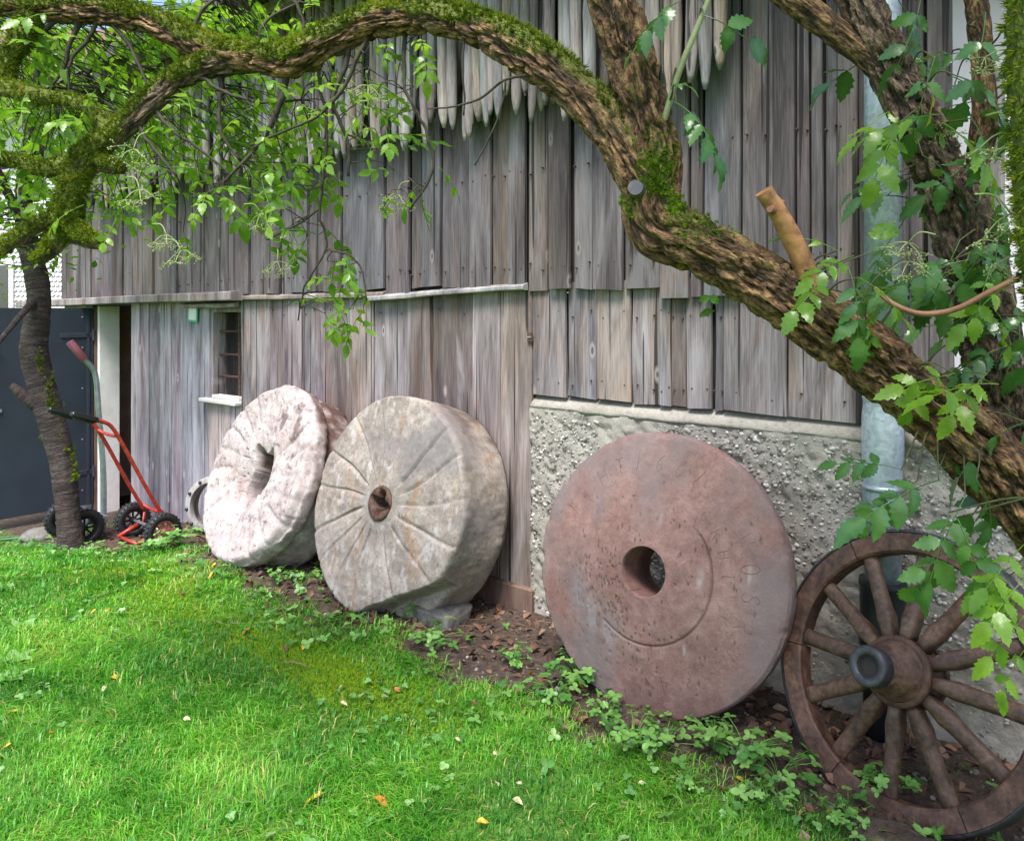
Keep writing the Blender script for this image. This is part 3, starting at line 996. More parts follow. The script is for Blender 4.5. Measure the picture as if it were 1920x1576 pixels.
tag(obj('pebbles', mesh_np('pebbles', V, F, {'v': a_}), M_pebble, plinth), 'rounded pebbles showing in the concrete', kind='stuff')

# ------------------------------------------------------------------ sharpened poles stored point down under the eave
def pole_mesh(seed):
    r = random.Random(seed)
    L = 1.22
    pts, rad = [], []
    bx, by = r.uniform(-0.02, 0.02), r.uniform(-0.015, 0.015)
    tip = r.uniform(0.09, 0.19)
    R0 = r.uniform(0.0245, 0.032)
    for k in range(15):
        z = L * (k / 14) ** 1.35
        pts.append((bx * math.sin(z * 2.5), by * math.sin(z * 3.1), z))
        q = min(1, z / tip)
        rr = R0 * (0.28 + 0.72 * q ** 0.65) * (1 + r.uniform(-0.05, 0.05))
        rad.append(rr)
    mb = MB().tube(pts, rad, 12)
    return mb.mesh('pole', smooth=True)


pole_me = [pole_mesh(100 + i) for i in range(9)]
for m_ in pole_me:
    m_.materials.append(M_pole)
s0, s1 = wall_s(165, 0.2), wall_s(1345, 0.2)
spots = []
x = s0
while x < s1:
    pxu = (W(x, 0.2, 2.6)[0] / W(x, 0.2, 2.6)[1]) * FOC + CX
    if not (1128 < pxu < 1142 or 1040 < pxu < 1052):
        spots.append((x, 0.18 + random.uniform(-0.02, 0.06), 2.54 + random.random() ** 1.4 * 0.19))
    x += random.uniform(0.050, 0.068)
x = s0 + 0.03
while x < s1:
    spots.append((x, 0.105 + random.uniform(-0.01, 0.015), 2.60 + random.random() * 0.24))
    x += random.uniform(0.075, 0.12)
for i, (x, d_, zt) in enumerate(spots):
    p = W(x, d_, zt)
    o = obj('sharpened_pole', pole_me[i % 9], None, None, tuple(p), (random.uniform(-0.015, 0.015), random.uniform(-0.015, 0.015), random.uniform(0, 6.28)), (1, 1, random.uniform(0.9, 1.0)))
    tag(o, 'sharpened grey pole stored point down in the row under the barn eave', 'pole', 'sharpened poles hung in a row under the eave')

# ------------------------------------------------------------------ rain pipe
pd = 0.13
ps = wall_s(1655, pd)
pipe = empty('downpipe', tuple(W(ps, pd, 0)), (0, 0, BA))
tag(pipe, 'galvanised grey rain downpipe with black foot standing against the barn', 'downpipe')
zj = wall_z(1655, 745, pd)
MB().lathe([(0.0, 3.9), (0.066, 3.9), (0.066, zj), (0.06, zj), (0.0, zj)], 32, 'z').build('upper_pipe', M_zinc, pipe, smooth=True)
zb_ = wall_z(1655, 1085, pd)
MB().lathe([(0.0, zj + 0.012), (0.071, zj + 0.012), (0.073, zj), (0.069, zj - 0.012), (0.069, zj - 0.03), (0.074, zj - 0.07), (0.075, zj - 0.2), (0.071, zj - 0.26), (0.068, zj - 0.32), (0.066, zb_ - 0.04), (0.0, zb_ - 0.04)], 32, 'z').build('lower_pipe', M_zinc, pipe, smooth=True)
MB().lathe([(0.0, zb_), (0.084, zb_), (0.086, zb_ - 0.02), (0.082, zb_ - 0.03), (0.08, zb_ - 0.2), (0.085, zb_ - 0.22), (0.085, zb_ - 0.25), (0.07, zb_ - 0.27), (0.068, -0.2), (0.0, -0.2)], 28, 'z').build('pipe_foot', M_blackpipe, pipe, smooth=True)
for z in (2.55, zj - 0.35):
    MB().lathe([(0.067, z), (0.0735, z + 0.002), (0.0735, z + 0.02), (0.067, z + 0.022)], 32, 'z').build('pipe_clamp', M_steel, pipe, smooth=True)
wr = MB().tube([(0.085, 0.04, 3.6), (0.083, 0.035, 2.6), (0.09, 0.035, 1.9), (0.084, 0.035, 1.4), (0.082, 0.03, 1.2)], 0.005, 6)
tag(wr.build('cable', M_iron, None, tuple(W(ps, pd, 0)), (0, 0, BA)), 'thin grey cable running down beside the rain pipe', 'cable')
A = [W(wall_s(1692, 0.07), 0.07, wall_z(1692, 770, 0.07)), W(wall_s(1705, 0.09), 0.09, wall_z(1705, 795, 0.09)), W(wall_s(1745, 0.09), 0.09, wall_z(1745, 832, 0.09)), W(wall_s(1800, 0.07), 0.07, wall_z(1800, 855, 0.07)), W(-0.2, 0.06, 0.9)]
tag(MB().tube(catmull(A, 6), 0.016, 10).build('conduit', M_whiteplastic, smooth=True), 'white plastic conduit curving from behind the rain pipe along the concrete', 'conduit')

# ------------------------------------------------------------------ sign
sx_, sz_ = wall_s(363, 0.04), wall_z(363, 586, 0.04)
sg = MB().box((-0.075, -0.008, -0.078), (0.075, 0.0, 0.078), 0.003).build('sign', M_green, None, tuple(W(sx_, 0.042, sz_)), (0, R_(3), BA))
tag(sg, 'small green framed white sign nailed to the boards beside the window', 'sign')
MB().box((-0.058, -0.0105, -0.060), (0.058, -0.0075, 0.064), 0.001).build('sign_face', M_signwhite, sg)

# ------------------------------------------------------------------ millstones
def millstone_mesh(name, R, T, nr, nphi, hole, front, side, nside=14, backr=1.0, soil=None, attrs_fn=None, bulge=0.0):
    """face in the xz plane, front towards -y. hole(phi), front(r,phi)->height towards the viewer, side(phi,k)->(radius, depth)"""
    ph = np.linspace(0, 2 * math.pi, nphi, endpoint=False)
    hr = hole(ph)
    rings, kinds = [], []
    def ring(r, y):
        rings.append(np.stack([r * np.cos(ph), np.broadcast_to(y, ph.shape), r * np.sin(ph)], -1))
    f0 = front(hr, ph)
    ring(hr, np.full(nphi, T + bulge))
    for k in (0.75, 0.5, 0.25):
        ring(hr * (1 + 0.03 * (vnoise(np.stack([np.cos(ph) * 4, np.sin(ph) * 4, ph * 0 + k * 9], -1), 4) - 0.5)), T * k - f0 * (1 - k))
    nface0 = len(rings)
    for i in range(nr):
        u = i / (nr - 1)
        r0, _ = side(ph, 0.0)
        r = hr + (r0 - hr) * u
        ring(r, -front(r, ph))
    nface1 = len(rings)
    for k in np.linspace(0, 1, nside)[1:]:
        r, y = side(ph, k)
        ring(r, y)
    rb, yb = side(ph, 1.0)
    for u in (0.66, 0.33):
        ring(hr + (rb * backr - hr) * u, yb + bulge * (1 - u))
    V = np.concatenate(rings)
    m = len(rings)
    i, j = np.meshgrid(np.arange(m), np.arange(nphi), indexing='ij')
    i2, j2 = (i + 1) % m, (j + 1) % nphi
    F = np.stack([i * nphi + j, i2 * nphi + j, i2 * nphi + j2, i * nphi + j2], -1).reshape(-1, 4)
    at_ = {}
    if attrs_fn:
        at_ = attrs_fn(V, m, nphi, nface0, nface1)
    return mesh_np(name, V, F, at_)


def place_stone(me, mat, s, d, z, lean, yaw, name, label):
    o = obj(name, me, mat, None, tuple(W(s, d, z)), (-lean, 0, BA + yaw))
    return tag(o, label, 'millstone')


def sm(x, a, b):
    t = np.clip((x - a) / (b - a), 0, 1)
    return t * t * (3 - 2 * t)


def angd(a, b):
    return (a - b + np.pi) % (2 * np.pi) - np.pi


# --- middle stone: grey, curved furrows, chipped at the lower right, iron bush in the eye
RM, TM = 0.596, 0.36
fur0 = np.radians(np.array([4, 24, 44, 63, 80, 100, 124, 148, 172, 196, 216, 234, 252, 270, 290, 318, 342]))
CA = math.radians(-62)


def mid_chip(r, ph):
    x, z = r * np.cos(ph), r * np.sin(ph)
    e = x * math.cos(CA) + z * math.sin(CA) + 0.03 * (vnoise(np.stack([x * 9, z * 9, x * 0], -1), 31) - 0.5)
    return sm(e, 0.492, 0.508)


def mid_front(r, ph):
    r, ph = np.broadcast_arrays(r, ph)
    x, z = r * np.cos(ph), r * np.sin(ph)
    p3 = np.stack([x, z, x * 0], -1)
    h = (fbm(p3 * 6, 21, 3) - 0.5) * 0.014 + (fbm(p3 * 30, 22, 3) - 0.5) * 0.006
    h = h + 0.012 * (1 - (r / RM) ** 2)
    for k, f in enumerate(fur0):
        c = f + (r - 0.1) * (0.30 if k % 2 else 0.22) + 0.012 * np.sin(r * 14 + k)
        x_ = angd(ph, c) * r
        wgt = sm(r, 0.12, 0.2)
        amp = 0.008 + 0.008 * ((k * 37) % 5) / 4
        h = h - amp * wgt * np.where(x_ < 0, np.exp(-(x_ / 0.005) ** 2), np.clip(1 - x_ / 0.024, 0, 1) ** 1.2)
    h = h - 0.012 * sm(r, RM - 0.012, RM)
    h = h - 0.14 * mid_chip(r, ph)
    return h


def rim_r(ph, y, R, seed, amp):
    p3 = np.stack([np.cos(ph) * 3, np.sin(ph) * 3, np.broadcast_to(y * 6, ph.shape)], -1)
    return R + (fbm(p3, seed, 4) - 0.5) * amp + (fbm(p3 * 7, seed + 1, 3) - 0.5) * amp * 0.35


def mid_side(ph, k):
    y0 = -mid_front(np.full_like(ph, RM * 0.999), ph)
    y = y0 + (TM - y0) * k
    r = rim_r(ph, k * TM, RM, 41, 0.03)
    r = r * (1 - 0.012 * (k > 0.97)) + 0.004 * np.sin(min(k * 12, math.pi)) 
    return r, y


def mid_attr(V, m, n, a, b):
    z = V[:, 2]
    soil = np.zeros(len(V))
    grey = np.clip((fbm(V * 3.1 + 4, 77, 3) - 0.52) * 3.2, 0, 0.75)
    sme = np.clip((fbm(V * np.array([34, 34, 24]) + 2, 78, 3) - 0.62) * 5, 0, 0.45) * (V[:, 1] < 0.03)
    r = np.hypot(V[:, 0], V[:, 2])
    up_ = (z / np.maximum(r, 0.01) > 0.6) & (V[:, 1] > 0.12)
    soil[up_] = np.clip((fbm(V[up_] * 12, 6, 3) - 0.35) * 3, 0, 0.9)
    # pale crest beside each furrow
    ph = np.arctan2(V[:, 2], V[:, 0])
    for k_, f in enumerate(fur0):
        c = f + (r - 0.1) * (0.30 if k_ % 2 else 0.22) + 0.012 * np.sin(r * 14 + k_)
        x_ = angd(ph, c) * r
        cr = np.exp(-((x_ + 0.014) / 0.009) ** 2) * (V[:, 1] < 0.03) * sm(r, 0.15, 0.25) * (0.1 + 0.25 * ((k_ * 29) % 7) / 6)
        sme = np.maximum(sme, cr * vnoise(V * 18, 3))
    return {'soil': soil, 'pit': np.zeros(len(V)), 'smear': sme, 'grey': grey}


me = millstone_mesh('millstone', RM, TM, 90, 420, lambda ph: np.full_like(ph, 0.092), mid_front, mid_side, attrs_fn=mid_attr)
mid = place_stone(me, M_stone_mid, -3.363, 0.52, 0.563, R_(15.06), R_(-0.65), 'millstone', 'thick grey millstone with curved furrows and a chipped lower edge')
# iron bush with a star-shaped socket
ph = np.linspace(0, 2 * math.pi, 48, endpoint=False)
star = 0.058 + 0.016 * np.cos(4 * ph + 0.7) + 0.006 * np.cos(7 * ph)
rings = [(np.full(48, 0.093), 0.05), (np.full(48, 0.093), -0.016), (np.full(48, 0.088), -0.024), (star + 0.014, -0.024), (star, -0.012), (star * 0.95, 0.06), (star * 0.6, 0.10), (np.full(48, 0.002), 0.10)]
V = np.concatenate([np.stack([r * np.cos(ph), np.full(48, y), r * np.sin(ph)], -1) for r, y in rings])
obj('iron_bush', mesh_np('iron_bush', V, grid_faces(len(rings), 48)[:, ::-1]), M_rust, mid)

# --- left stone: pale, pitted, worn hollow and lobed eye
RL, TL = 0.578, 0.34


def left_hole(ph):
    jag = 0.05 * (fbm(np.stack([np.cos(ph) * 3, np.sin(ph) * 3, ph * 0], -1), 57, 3) - 0.5)
    return jag + 0.14 + 0.05 * np.exp(-(angd(ph, 1.0) / 0.28) ** 2) + 0.06 * np.exp(-(angd(ph, 2.2) / 0.3) ** 2) + 0.07 * np.exp(-(angd(ph, -2.3) / 0.5) ** 2) + 0.02 * np.exp(-(angd(ph, -0.3) / 0.3) ** 2)


def left_front(r, ph):
    r, ph = np.broadcast_arrays(r, ph)
    x, z = r * np.cos(ph), r * np.sin(ph)
    p3 = np.stack([x, z, x * 0], -1)
    h = (fbm(p3 * 4, 51, 3) - 0.5) * 0.035 + (fbm(p3 * 26, 52, 3) - 0.5) * 0.010
    pits = np.clip(vnoise(p3 * 42, 53) - 0.78, 0, 1) * 0.05
    h = h - pits
    for k in range(22):
        c = k * 2 * math.pi / 22 + (r - 0.2) * 0.35
        x_ = angd(ph, c) * r
        h = h - (0.006 + 0.010 * ((k * 31) % 7) / 6) * sm(r, 0.27, 0.36) * np.exp(-(x_ / 0.017) ** 2)
    # the hollow worn round the eye, running out to the lower left
    dirn = np.exp(-(angd(ph, -2.2) / 0.9) ** 2)
    h = h - 0.10 * np.exp(-((r - 0.13) / (0.05 + 0.17 * dirn)) ** 2) * (0.35 + 0.65 * dirn)
    h = h - 0.03 * sm(r, RL - 0.03, RL) + 0.03 * (r / RL) ** 2 * (1 - sm(r, RL - 0.05, RL))
    return h


def left_side(ph, k):
    y0 = -left_front(np.full_like(ph, RL * 0.999), ph)
    y = y0 + (TL - y0) * k
    r = rim_r(ph, k * TL, RL, 61, 0.035)
    step = np.where(k > 0.24, 0.955, 1.0) * np.where((k > 0.30) & (k < 0.44), 0.985, 1.0)
    return r * step, y


def left_attr(V, m, n, a, b):
    r = np.hypot(V[:, 0], V[:, 2])
    ang = V[:, 2] / np.maximum(r, 0.01)
    side = sm(V[:, 1], 0.03, 0.07)
    soil = side * np.clip(0.35 + sm(ang, -0.1, 0.5) * 0.65, 0, 1) * np.clip((fbm(V * 14, 62, 3) - 0.28) * 3, 0, 1)
    face = np.clip((fbm(V * 16 + 7, 63, 3) - 0.60) * 6, 0, 0.7) * (V[:, 2] > 0.1) * (V[:, 0] > 0.05) * (1 - side)
    pit = np.clip((vnoise(np.stack([V[:, 0], V[:, 2], V[:, 0] * 0], -1) * 42, 53) - 0.78) * 4, 0, 0.4) * (1 - side)
    return {'soil': np.maximum(soil, face), 'pit': pit, 'smear': np.zeros(len(V)), 'grey': np.zeros(len(V))}


me = millstone_mesh('millstone', RL, TL, 90, 380, left_hole, left_front, left_side, attrs_fn=left_attr)
place_stone(me, M_stone_left, -4.517, 0.576, 0.592, R_(22.5), R_(-4.5), 'millstone', 'pale pitted millstone with a large worn eye, farthest of the three')

# --- red stone: smooth domed sandstone with inscription
RR, TR = 0.57, 0.062
prng = np.random.default_rng(5)
NP = 260
pr = np.concatenate([prng.uniform(0.12, 0.5, 90), np.abs(prng.normal(0.26, 0.09, 170))])
pa = np.concatenate([prng.uniform(-math.pi, math.pi, 90), prng.normal(-2.45, 0.6, 170)])
ppx, ppz = pr * np.cos(pa), pr * np.sin(pa)
pw, pl = prng.uniform(0.002, 0.0045, NP), prng.uniform(0.004, 0.011, NP)


def red_dome(r):
    return 0.10 * (1 - (r / RR) ** 1.5)


def red_pits(x, z):
    out = np.zeros_like(x)
    for i in range(NP):
        m_ = (np.abs(x - ppx[i]) < 0.02) & (np.abs(z - ppz[i]) < 0.04)
        if m_.any():
            out[m_] = np.maximum(out[m_], np.exp(-((x[m_] - ppx[i]) / pw[i]) ** 2 - ((z[m_] - ppz[i]) / pl[i]) ** 2))
    return out


def red_front(r, ph):
    r, ph = np.broadcast_arrays(r, ph)
    x, z = r * np.cos(ph), r * np.sin(ph)
    p3 = np.stack([x, z, x * 0], -1)
    h = red_dome(r) + (fbm(p3 * 5, 71, 3) - 0.5) * 0.008 + (fbm(p3 * 40, 72, 2) - 0.5) * 0.0016
    gr = sm(angd(ph, math.radians(-130)), 0, 0.15) * sm(-angd(ph, math.radians(45)), 0, 0.2)
    h = h - 0.006 * np.exp(-((r - 0.285) / 0.005) ** 2) * gr
    h = h - 0.004 * red_pits(x, z)
    chp = np.clip(vnoise(np.stack([np.cos(ph) * 9, np.sin(ph) * 9, r * 0], -1), 79) - 0.70, 0, 1) * 0.10
    h = h - 0.010 * sm(r, RR - 0.012, RR) - chp * sm(r, RR - 0.03, RR)
    return h


def red_side(ph, k):
    y0 = -red_front(np.full_like(ph, RR * 0.999), ph)
    y = y0 + (TR - y0) * k
    r = rim_r(ph, k * TR, RR, 81, 0.012)
    if k > 0:
        r = r - 0.012 * math.exp(-((k - 0.16) / 0.05) ** 2)
    return r, y


def red_attr(V, m, n, a, b):
    x, z = V[:, 0], V[:, 2]
    r = np.hypot(x, z)
    ph = np.arctan2(z, x)
    pit = red_pits(x, z) * 0.75 * (V[:, 1] < 0.02)
    gr = ((ph > math.radians(-130)) & (ph < math.radians(45)))
    pit = np.maximum(pit, 0.55 * np.exp(-((r - 0.285) / 0.0045) ** 2) * gr * (V[:, 1] < 0.02))
    grey = np.clip((fbm(np.stack([x * 4, z * 2.2, x * 0], -1) + 3, 73, 3) - 0.46) * 3.0, 0, 0.6)
    arc = np.exp(-((r - 0.36) / 0.07) ** 2) * np.exp(-(angd(ph, -2.6) / 0.55) ** 2)
    grey = np.maximum(grey, arc * 1.1 * np.clip(fbm(V * 9, 74, 3) * 1.6 - 0.2, 0, 1))
    sme = 1.3 * np.exp(-((r - 0.335) / 0.045) ** 2) * np.exp(-(angd(ph, -2.35) / 0.42) ** 2) * np.clip((fbm(np.stack([x * 25, z * 9, x * 0], -1), 75, 3) - 0.38) * 4, 0, 1)
    for (sx, sz2, wx, wz) in ((0.24, 0.02, 0.012, 0.035), (0.05, 0.22, 0.007, 0.022), (0.42, 0.06, 0.008, 0.04), (0.19, -0.26, 0.006, 0.02)):
        sme = np.maximum(sme, np.exp(-((x - sx) / wx) ** 2 - ((z - sz2) / wz) ** 2))
    soil = 0.5 * sm(-z, 0.3, 0.56) * np.clip((fbm(V * 8, 76, 3) - 0.35) * 2.5, 0, 1)
    return {'soil': soil, 'pit': pit, 'smear': sme * 0.55 * np.clip(fbm(V * 40, 88, 2) * 1.6 - 0.1, 0, 1), 'grey': grey}


me = millstone_mesh('millstone', RR, TR, 170, 520, lambda ph: np.full_like(ph, 0.10), red_front, red_side, nside=20, attrs_fn=red_attr, bulge=0.10)
red = place_stone(me, M_stone_red, -1.72, 0.451, 0.529, R_(11.2), R_(2.9), 'millstone', 'red sandstone millstone with cut letters leaning on the concrete base')

# letters cut into the red stone, drawn as fine sunk strokes on the domed face
GL = {'I': [[(0, 0), (0, 1)]], 'H': [[(0, 0), (0, 1)], [(.6, 0), (.6, 1)], [(0, .5), (.6, .5)]], 'T': [[(.3, 0), (.3, 1)], [(0, 1), (.6, 1)]],
      'F': [[(0, 0), (0, 1), (.6, 1)], [(0, .55), (.45, .55)]], '1': [[(0, .75), (.2, 1), (.2, 0)]], '6': [[(.5, .95), (.15, .6), (.05, .25), (.25, 0), (.5, .2), (.4, .48), (.1, .4)]],
      'O': [[(.3 + .3 * math.cos(a), .5 + .5 * math.sin(a)) for a in np.linspace(0, 6.283, 15)]],
      'S': [[(.55, .85), (.3, 1), (.05, .8), (.15, .58), (.45, .42), (.55, .2), (.3, 0), (.02, .15)]], 'R': [[(0, 0), (0, 1), (.45, .95), (.5, .7), (.4, .55), (0, .5)], [(.25, .5), (.6, 0)]],
      'V': [[(0, 1), (.3, 0), (.6, 1)]], 'A': [[(0, 0), (.3, 1), (.6, 0)], [(.12, .4), (.48, .4)]], 'P': [[(0, 0), (0, 1), (.45, .95), (.5, .7), (.4, .55), (0, .5)]],
      '4': [[(.45, 0), (.45, 1), (0, .35), (.6, .35)]], 'G': [[(.55, .85), (.3, 1), (.03, .7), (.03, .3), (.3, 0), (.55, .2), (.55, .45), (.35, .45)]], 'L': [[(0, 1), (0, 0), (.5, 0)]], '/': [[(0, 0), (.3, 1)]], ' ': []}


def red_plain(r, ph):
    x, z = r * math.cos(ph), r * math.sin(ph)
    p3 = np.array([[x, z, 0.0]])
    return float(red_dome(r) + (fbm(p3 * 5, 71, 3)[0] - 0.5) * 0.008)


def inscription(text, rad, a0, step, hgt):
    for i, ch in enumerate(text):
        ac = math.radians(a0 - i * step)
        if not GL[ch]:
            continue
        mb = MB()
        for st in GL[ch]:
            P3 = []
            for (u, v) in st:
                r = rad + (v - 0.5) * hgt
                an = ac - (u - 0.3) * hgt * 0.8 / rad
                P3.append((r * math.cos(an), -red_plain(r, an) + 0.0006, r * math.sin(an)))
            mb.tube(np.array(P3), 0.0014, 5)
        mb.build('cut_letter', M_engrave, red)


inscription('I HT/66/', 0.44, 152, 12.5, 0.075)
inscription('GRHTIL', 0.345, 48, 13.5, 0.05)
inscription('VOSRVAP4', 0.43, 26, 14.5, 0.07)

# stone block under the chipped side of the middle stone
V, F = ico(3)
q = np.sign(V) * np.abs(V) ** 0.45
q = q / np.abs(q).max(0)
q = q * np.array([0.14, 0.12, 0.07]) * (1 + 0.25 * (fbm(V * 2.2 + 3, 91, 3) - 0.5))[:, None]
pb = W(-3.02, 0.40, gz(-3.02, 0.40) + 0.02)
tag(obj('stone_block', mesh_np('stone_block', q, F), M_rock, None, tuple(pb), (0.05, 0.08, BA + 0.15)), 'low rough grey stone block wedged under the furrowed millstone', 'stone')

# ------------------------------------------------------------------ wooden cart wheel
wheel = empty('cart_wheel', tuple(W(-0.74, 0.455, 0.394)), (-R_(19), 0, BA + R_(-15)))
tag(wheel, 'brown wooden cart wheel with iron tyre leaning against the concrete base', 'wheel')
RWo, RWi = 0.455, 0.387


def arc_block(a0, a1, r0, r1, y0, y1, n=14, ch=0.007):
    prof = [(r0, y0 + ch), (r0, y1 - ch), (r0 + ch, y1), (r1 - 0.001, y1), (r1, y1 - 0.002), (r1, y0 + 0.002), (r1 - 0.001, y0), (r0 + ch, y0)]
    V = []
    for a in np.linspace(a0, a1, n):
        for r, y in prof:
            V.append((r * math.cos(a), y, r * math.sin(a)))
    m_ = len(prof)
    return MB().add(V, [grid_faces(n, m_), np.array([list(range(m_))[::-1]]), np.array([list(range((n - 1) * m_, n * m_))])])


for k in range(6):
    a0 = math.radians(k * 60 + 6)
    arc_block(a0 + 0.004, a0 + math.radians(60) - 0.004, RWi, RWo, -0.038, 0.038).build('felloe', M_wheelwood, wheel)
MB().lathe([(RWo + 0.001, -0.042), (RWo + 0.009, -0.040), (RWo + 0.010, 0.0), (RWo + 0.009, 0.040), (RWo + 0.001, 0.042), (RWo + 0.001, -0.042)], 128, 'y').build('iron_tyre', M_iron, wheel, smooth=True)
for k in range(12):
    a = math.radians(k * 30 + 1)
    K, n = 9, 12
    V = []
    for i in range(K):
        u = i / (K - 1)
        r = 0.10 + (RWi + 0.012 - 0.10) * u
        wy = 0.036 - 0.012 * sm(u, 0.0, 0.5) - 0.002 * u           # along the axle
        wx = 0.034 - 0.004 * math.sin(u * math.pi) - 0.005 * u
        if u < 0.25:
            wx = 0.021 + 0.02 * u
        sq = 0.55 if u < 0.3 else 0.9
        dish = -0.035 * (1 - u)
        for j in range(n):
            t = 2 * math.pi * j / n
            c, s_ = math.cos(t), math.sin(t)
            xx = wx * math.copysign(abs(c) ** sq, c)
            yy_ = wy * math.copysign(abs(s_) ** sq, s_) + dish
            V.append((r * math.cos(a) - xx * math.sin(a), yy_, r * math.sin(a) + xx * math.cos(a)))
    MB().add(V, [grid_faces(K, n), np.array([list(range(n))[::-1]]), np.array([list(range((K - 1) * n, K * n))])]).build('spoke', M_spokewood, wheel, smooth=True)
hub = MB().lathe([(0.0, 0.12), (0.070, 0.12), (0.08, 0.05), (0.104, 0.03), (0.106, -0.07), (0.102, -0.085), (0.094, -0.088), (0.090, -0.115), (0.086, -0.117), (0.083, -0.14), (0.078, -0.142), (0.072, -0.175), (0.064, -0.18), (0.058, -0.235), (0.0, -0.235)], 40, 'y')
hubo = hub.build('hub', M_wheelwood, wheel, smooth=True)
MB().lathe([(0.104, -0.060), (0.112, -0.060), (0.112, -0.082), (0.104, -0.088), (0.096, -0.088)], 40, 'y').build('hub_band', M_rust, hubo, smooth=True)
MB().lathe([(0.104, 0.055), (0.110, 0.055), (0.110, 0.03), (0.095, 0.03)], 40, 'y').build('hub_band', M_rust, hubo, smooth=True)
MB().lathe([(0.056, -0.205), (0.0620, -0.206), (0.0625, -0.252), (0.059, -0.258), (0.036, -0.257), (0.034, -0.25), (0.033, -0.236), (0.0, -0.236)], 40, 'y').build('hub_cap', M_iron, hubo, smooth=True)
MB().lathe([(0.0, -0.2375), (0.030, -0.2375), (0.0315, -0.244), (0.0335, -0.244), (0.0335, -0.236), (0.0, -0.236)], 32, 'y').build('axle_hole_shade', M_dark, hubo, smooth=False)  # dark disc in a shallow recess, painting the shade of the axle hole

# small grey wooden rim behind the pale stone
rim = empty('wooden_hoop', tuple(W(wall_s(396, 0.30), 0.30, 0.165)), (-R_(10), 0, BA + R_(25)))
tag(rim, 'small grey wooden rim with bolts half hidden behind the pale millstone', 'hoop')
MB().lathe([(0.165, -0.03), (0.205, -0.034), (0.215, 0.0), (0.205, 0.034), (0.165, 0.03), (0.155, 0.0), (0.165, -0.03)], 40, 'y').build('rim_ring', M_beam, rim, smooth=True)
MB().lathe([(0.206, 0.05), (0.214, 0.052), (0.218, 0.10), (0.206, 0.12), (0.185, 0.10), (0.19, 0.06), (0.206, 0.05)], 40, 'y').build('rim_ring', M_beam, rim, smooth=True)
for k in range(10):
    a = k * 0.628 + 0.2
    MB().lathe([(0, -0.045), (0.012, -0.043), (0.012, -0.02), (0, -0.02)], 10, 'y').build('bolt', M_iron, rim, (0.187 * math.cos(a), 0, 0.187 * math.sin(a)), smooth=True)

# ------------------------------------------------------------------ two hand trucks
def tyre_wheel(parent, x, y, z, r, rimmat):
    """axle along local x"""
    w_ = 0.032
    prof = [(r * 0.60, -w_ * 0.8), (r * 0.72, -w_), (r * 0.9, -w_), (r * 0.985, -w_ * 0.55), (r, 0), (r * 0.985, w_ * 0.55), (r * 0.9, w_), (r * 0.72, w_), (r * 0.60, w_ * 0.8), (r * 0.58, 0), (r * 0.60, -w_ * 0.8)]
    t = MB().lathe(prof, 40, 'x')
    for k in range(26):
        a = k * 2 * math.pi / 26
        for sx in (-1, 1):
            c = np.array([sx * w_ * 0.55, r * 0.985 * math.cos(a + sx * .06), r * 0.985 * math.sin(a + sx * .06)])
            u = np.array([0, math.cos(a), math.sin(a)])
            v = np.array([0, -math.sin(a), math.cos(a)])
            q = [c + sx * np.array([1, 0, 0]) * w_ * (0.4 * i) + u * (0.004 * k2) + v * (0.006 * j) for i in (-1, 1) for j in (-1, 1) for k2 in (-1, 1)]
            t.add(q, [np.array([[0, 2, 3, 1], [4, 5, 7, 6], [0, 1, 5, 4], [2, 6, 7, 3], [0, 4, 6, 2], [1, 3, 7, 5]])])
    wo = t.build('wheel', M_blackrubber, parent, (x, y, z), smooth=True)
    rm = MB().lathe([(r * 0.61, -0.022), (r * 0.61, 0.022), (r * 0.5, 0.020), (r * 0.47, 0.010), (r * 0.47, -0.010), (r * 0.5, -0.02), (r * 0.61, -0.022)], 32, 'x')
    for k in range(8):
        a = k * math.pi / 4
        rm.tube([(0, 0.02 * math.cos(a), 0.02 * math.sin(a)), (0, r * 0.5 * math.cos(a), r * 0.5 * math.sin(a))], 0.0085, 6)
    rm.lathe([(0.0, -0.034), (0.019, -0.032), (0.021, 0.0), (0.019, 0.032), (0.0, 0.034)], 16, 'x')
    rm.build('rim', rimmat, wo, smooth=False)
    return wo


tr = W(-5.80, 0.73, 0)
g0 = gz(-5.80, 0.70)
truck = empty('hand_truck', (tr[0], tr[1], g0), (0, 0, BA))
tag(truck, 'red hand truck with black grips and red rimmed tyres beside the doorway', 'hand truck')
AX = 0.128
tyre_wheel(truck, 0.235, 0.06, AX, AX, M_redrim)
tyre_wheel(truck, -0.235, 0.06, AX, AX, M_blackplastic)
MB().tube([(-0.25, 0.06, AX), (0.25, 0.06, AX)], 0.011, 10).build('axle', M_steel, truck, smooth=True)
fr = MB()
for sx in (-1, 1):
    path = catmull([(sx * 0.15, 0.11, 0.20), (sx * 0.15, -0.01, 0.42), (sx * 0.15, -0.15, 0.70), (sx * 0.155, -0.245, 0.875), (sx * 0.16, -0.30, 0.925), (sx * 0.17, -0.38, 0.955)], 7)
    fr.tube(path, 0.0135, 12)
    fr.tube([(sx * 0.15, 0.11, 0.21), (sx * 0.15, 0.10, 0.10), (sx * 0.16, 0.06, AX)], 0.011, 8)
fr.build('frame', M_redpaint, truck, smooth=True)
MB().tube(catmull([(-0.15, -0.225, 0.84), (-0.08, -0.20, 0.815), (0.08, -0.20, 0.815), (0.15, -0.225, 0.84)], 6), 0.011, 10).build('crossbar', M_redpaint, truck, smooth=True)
MB().tube(catmull([(-0.15, 0.095, 0.25), (-0.08, 0.12, 0.225), (0.08, 0.12, 0.225), (0.15, 0.095, 0.25)], 6), 0.011, 10).build('crossbar', M_redpaint, truck, smooth=True)
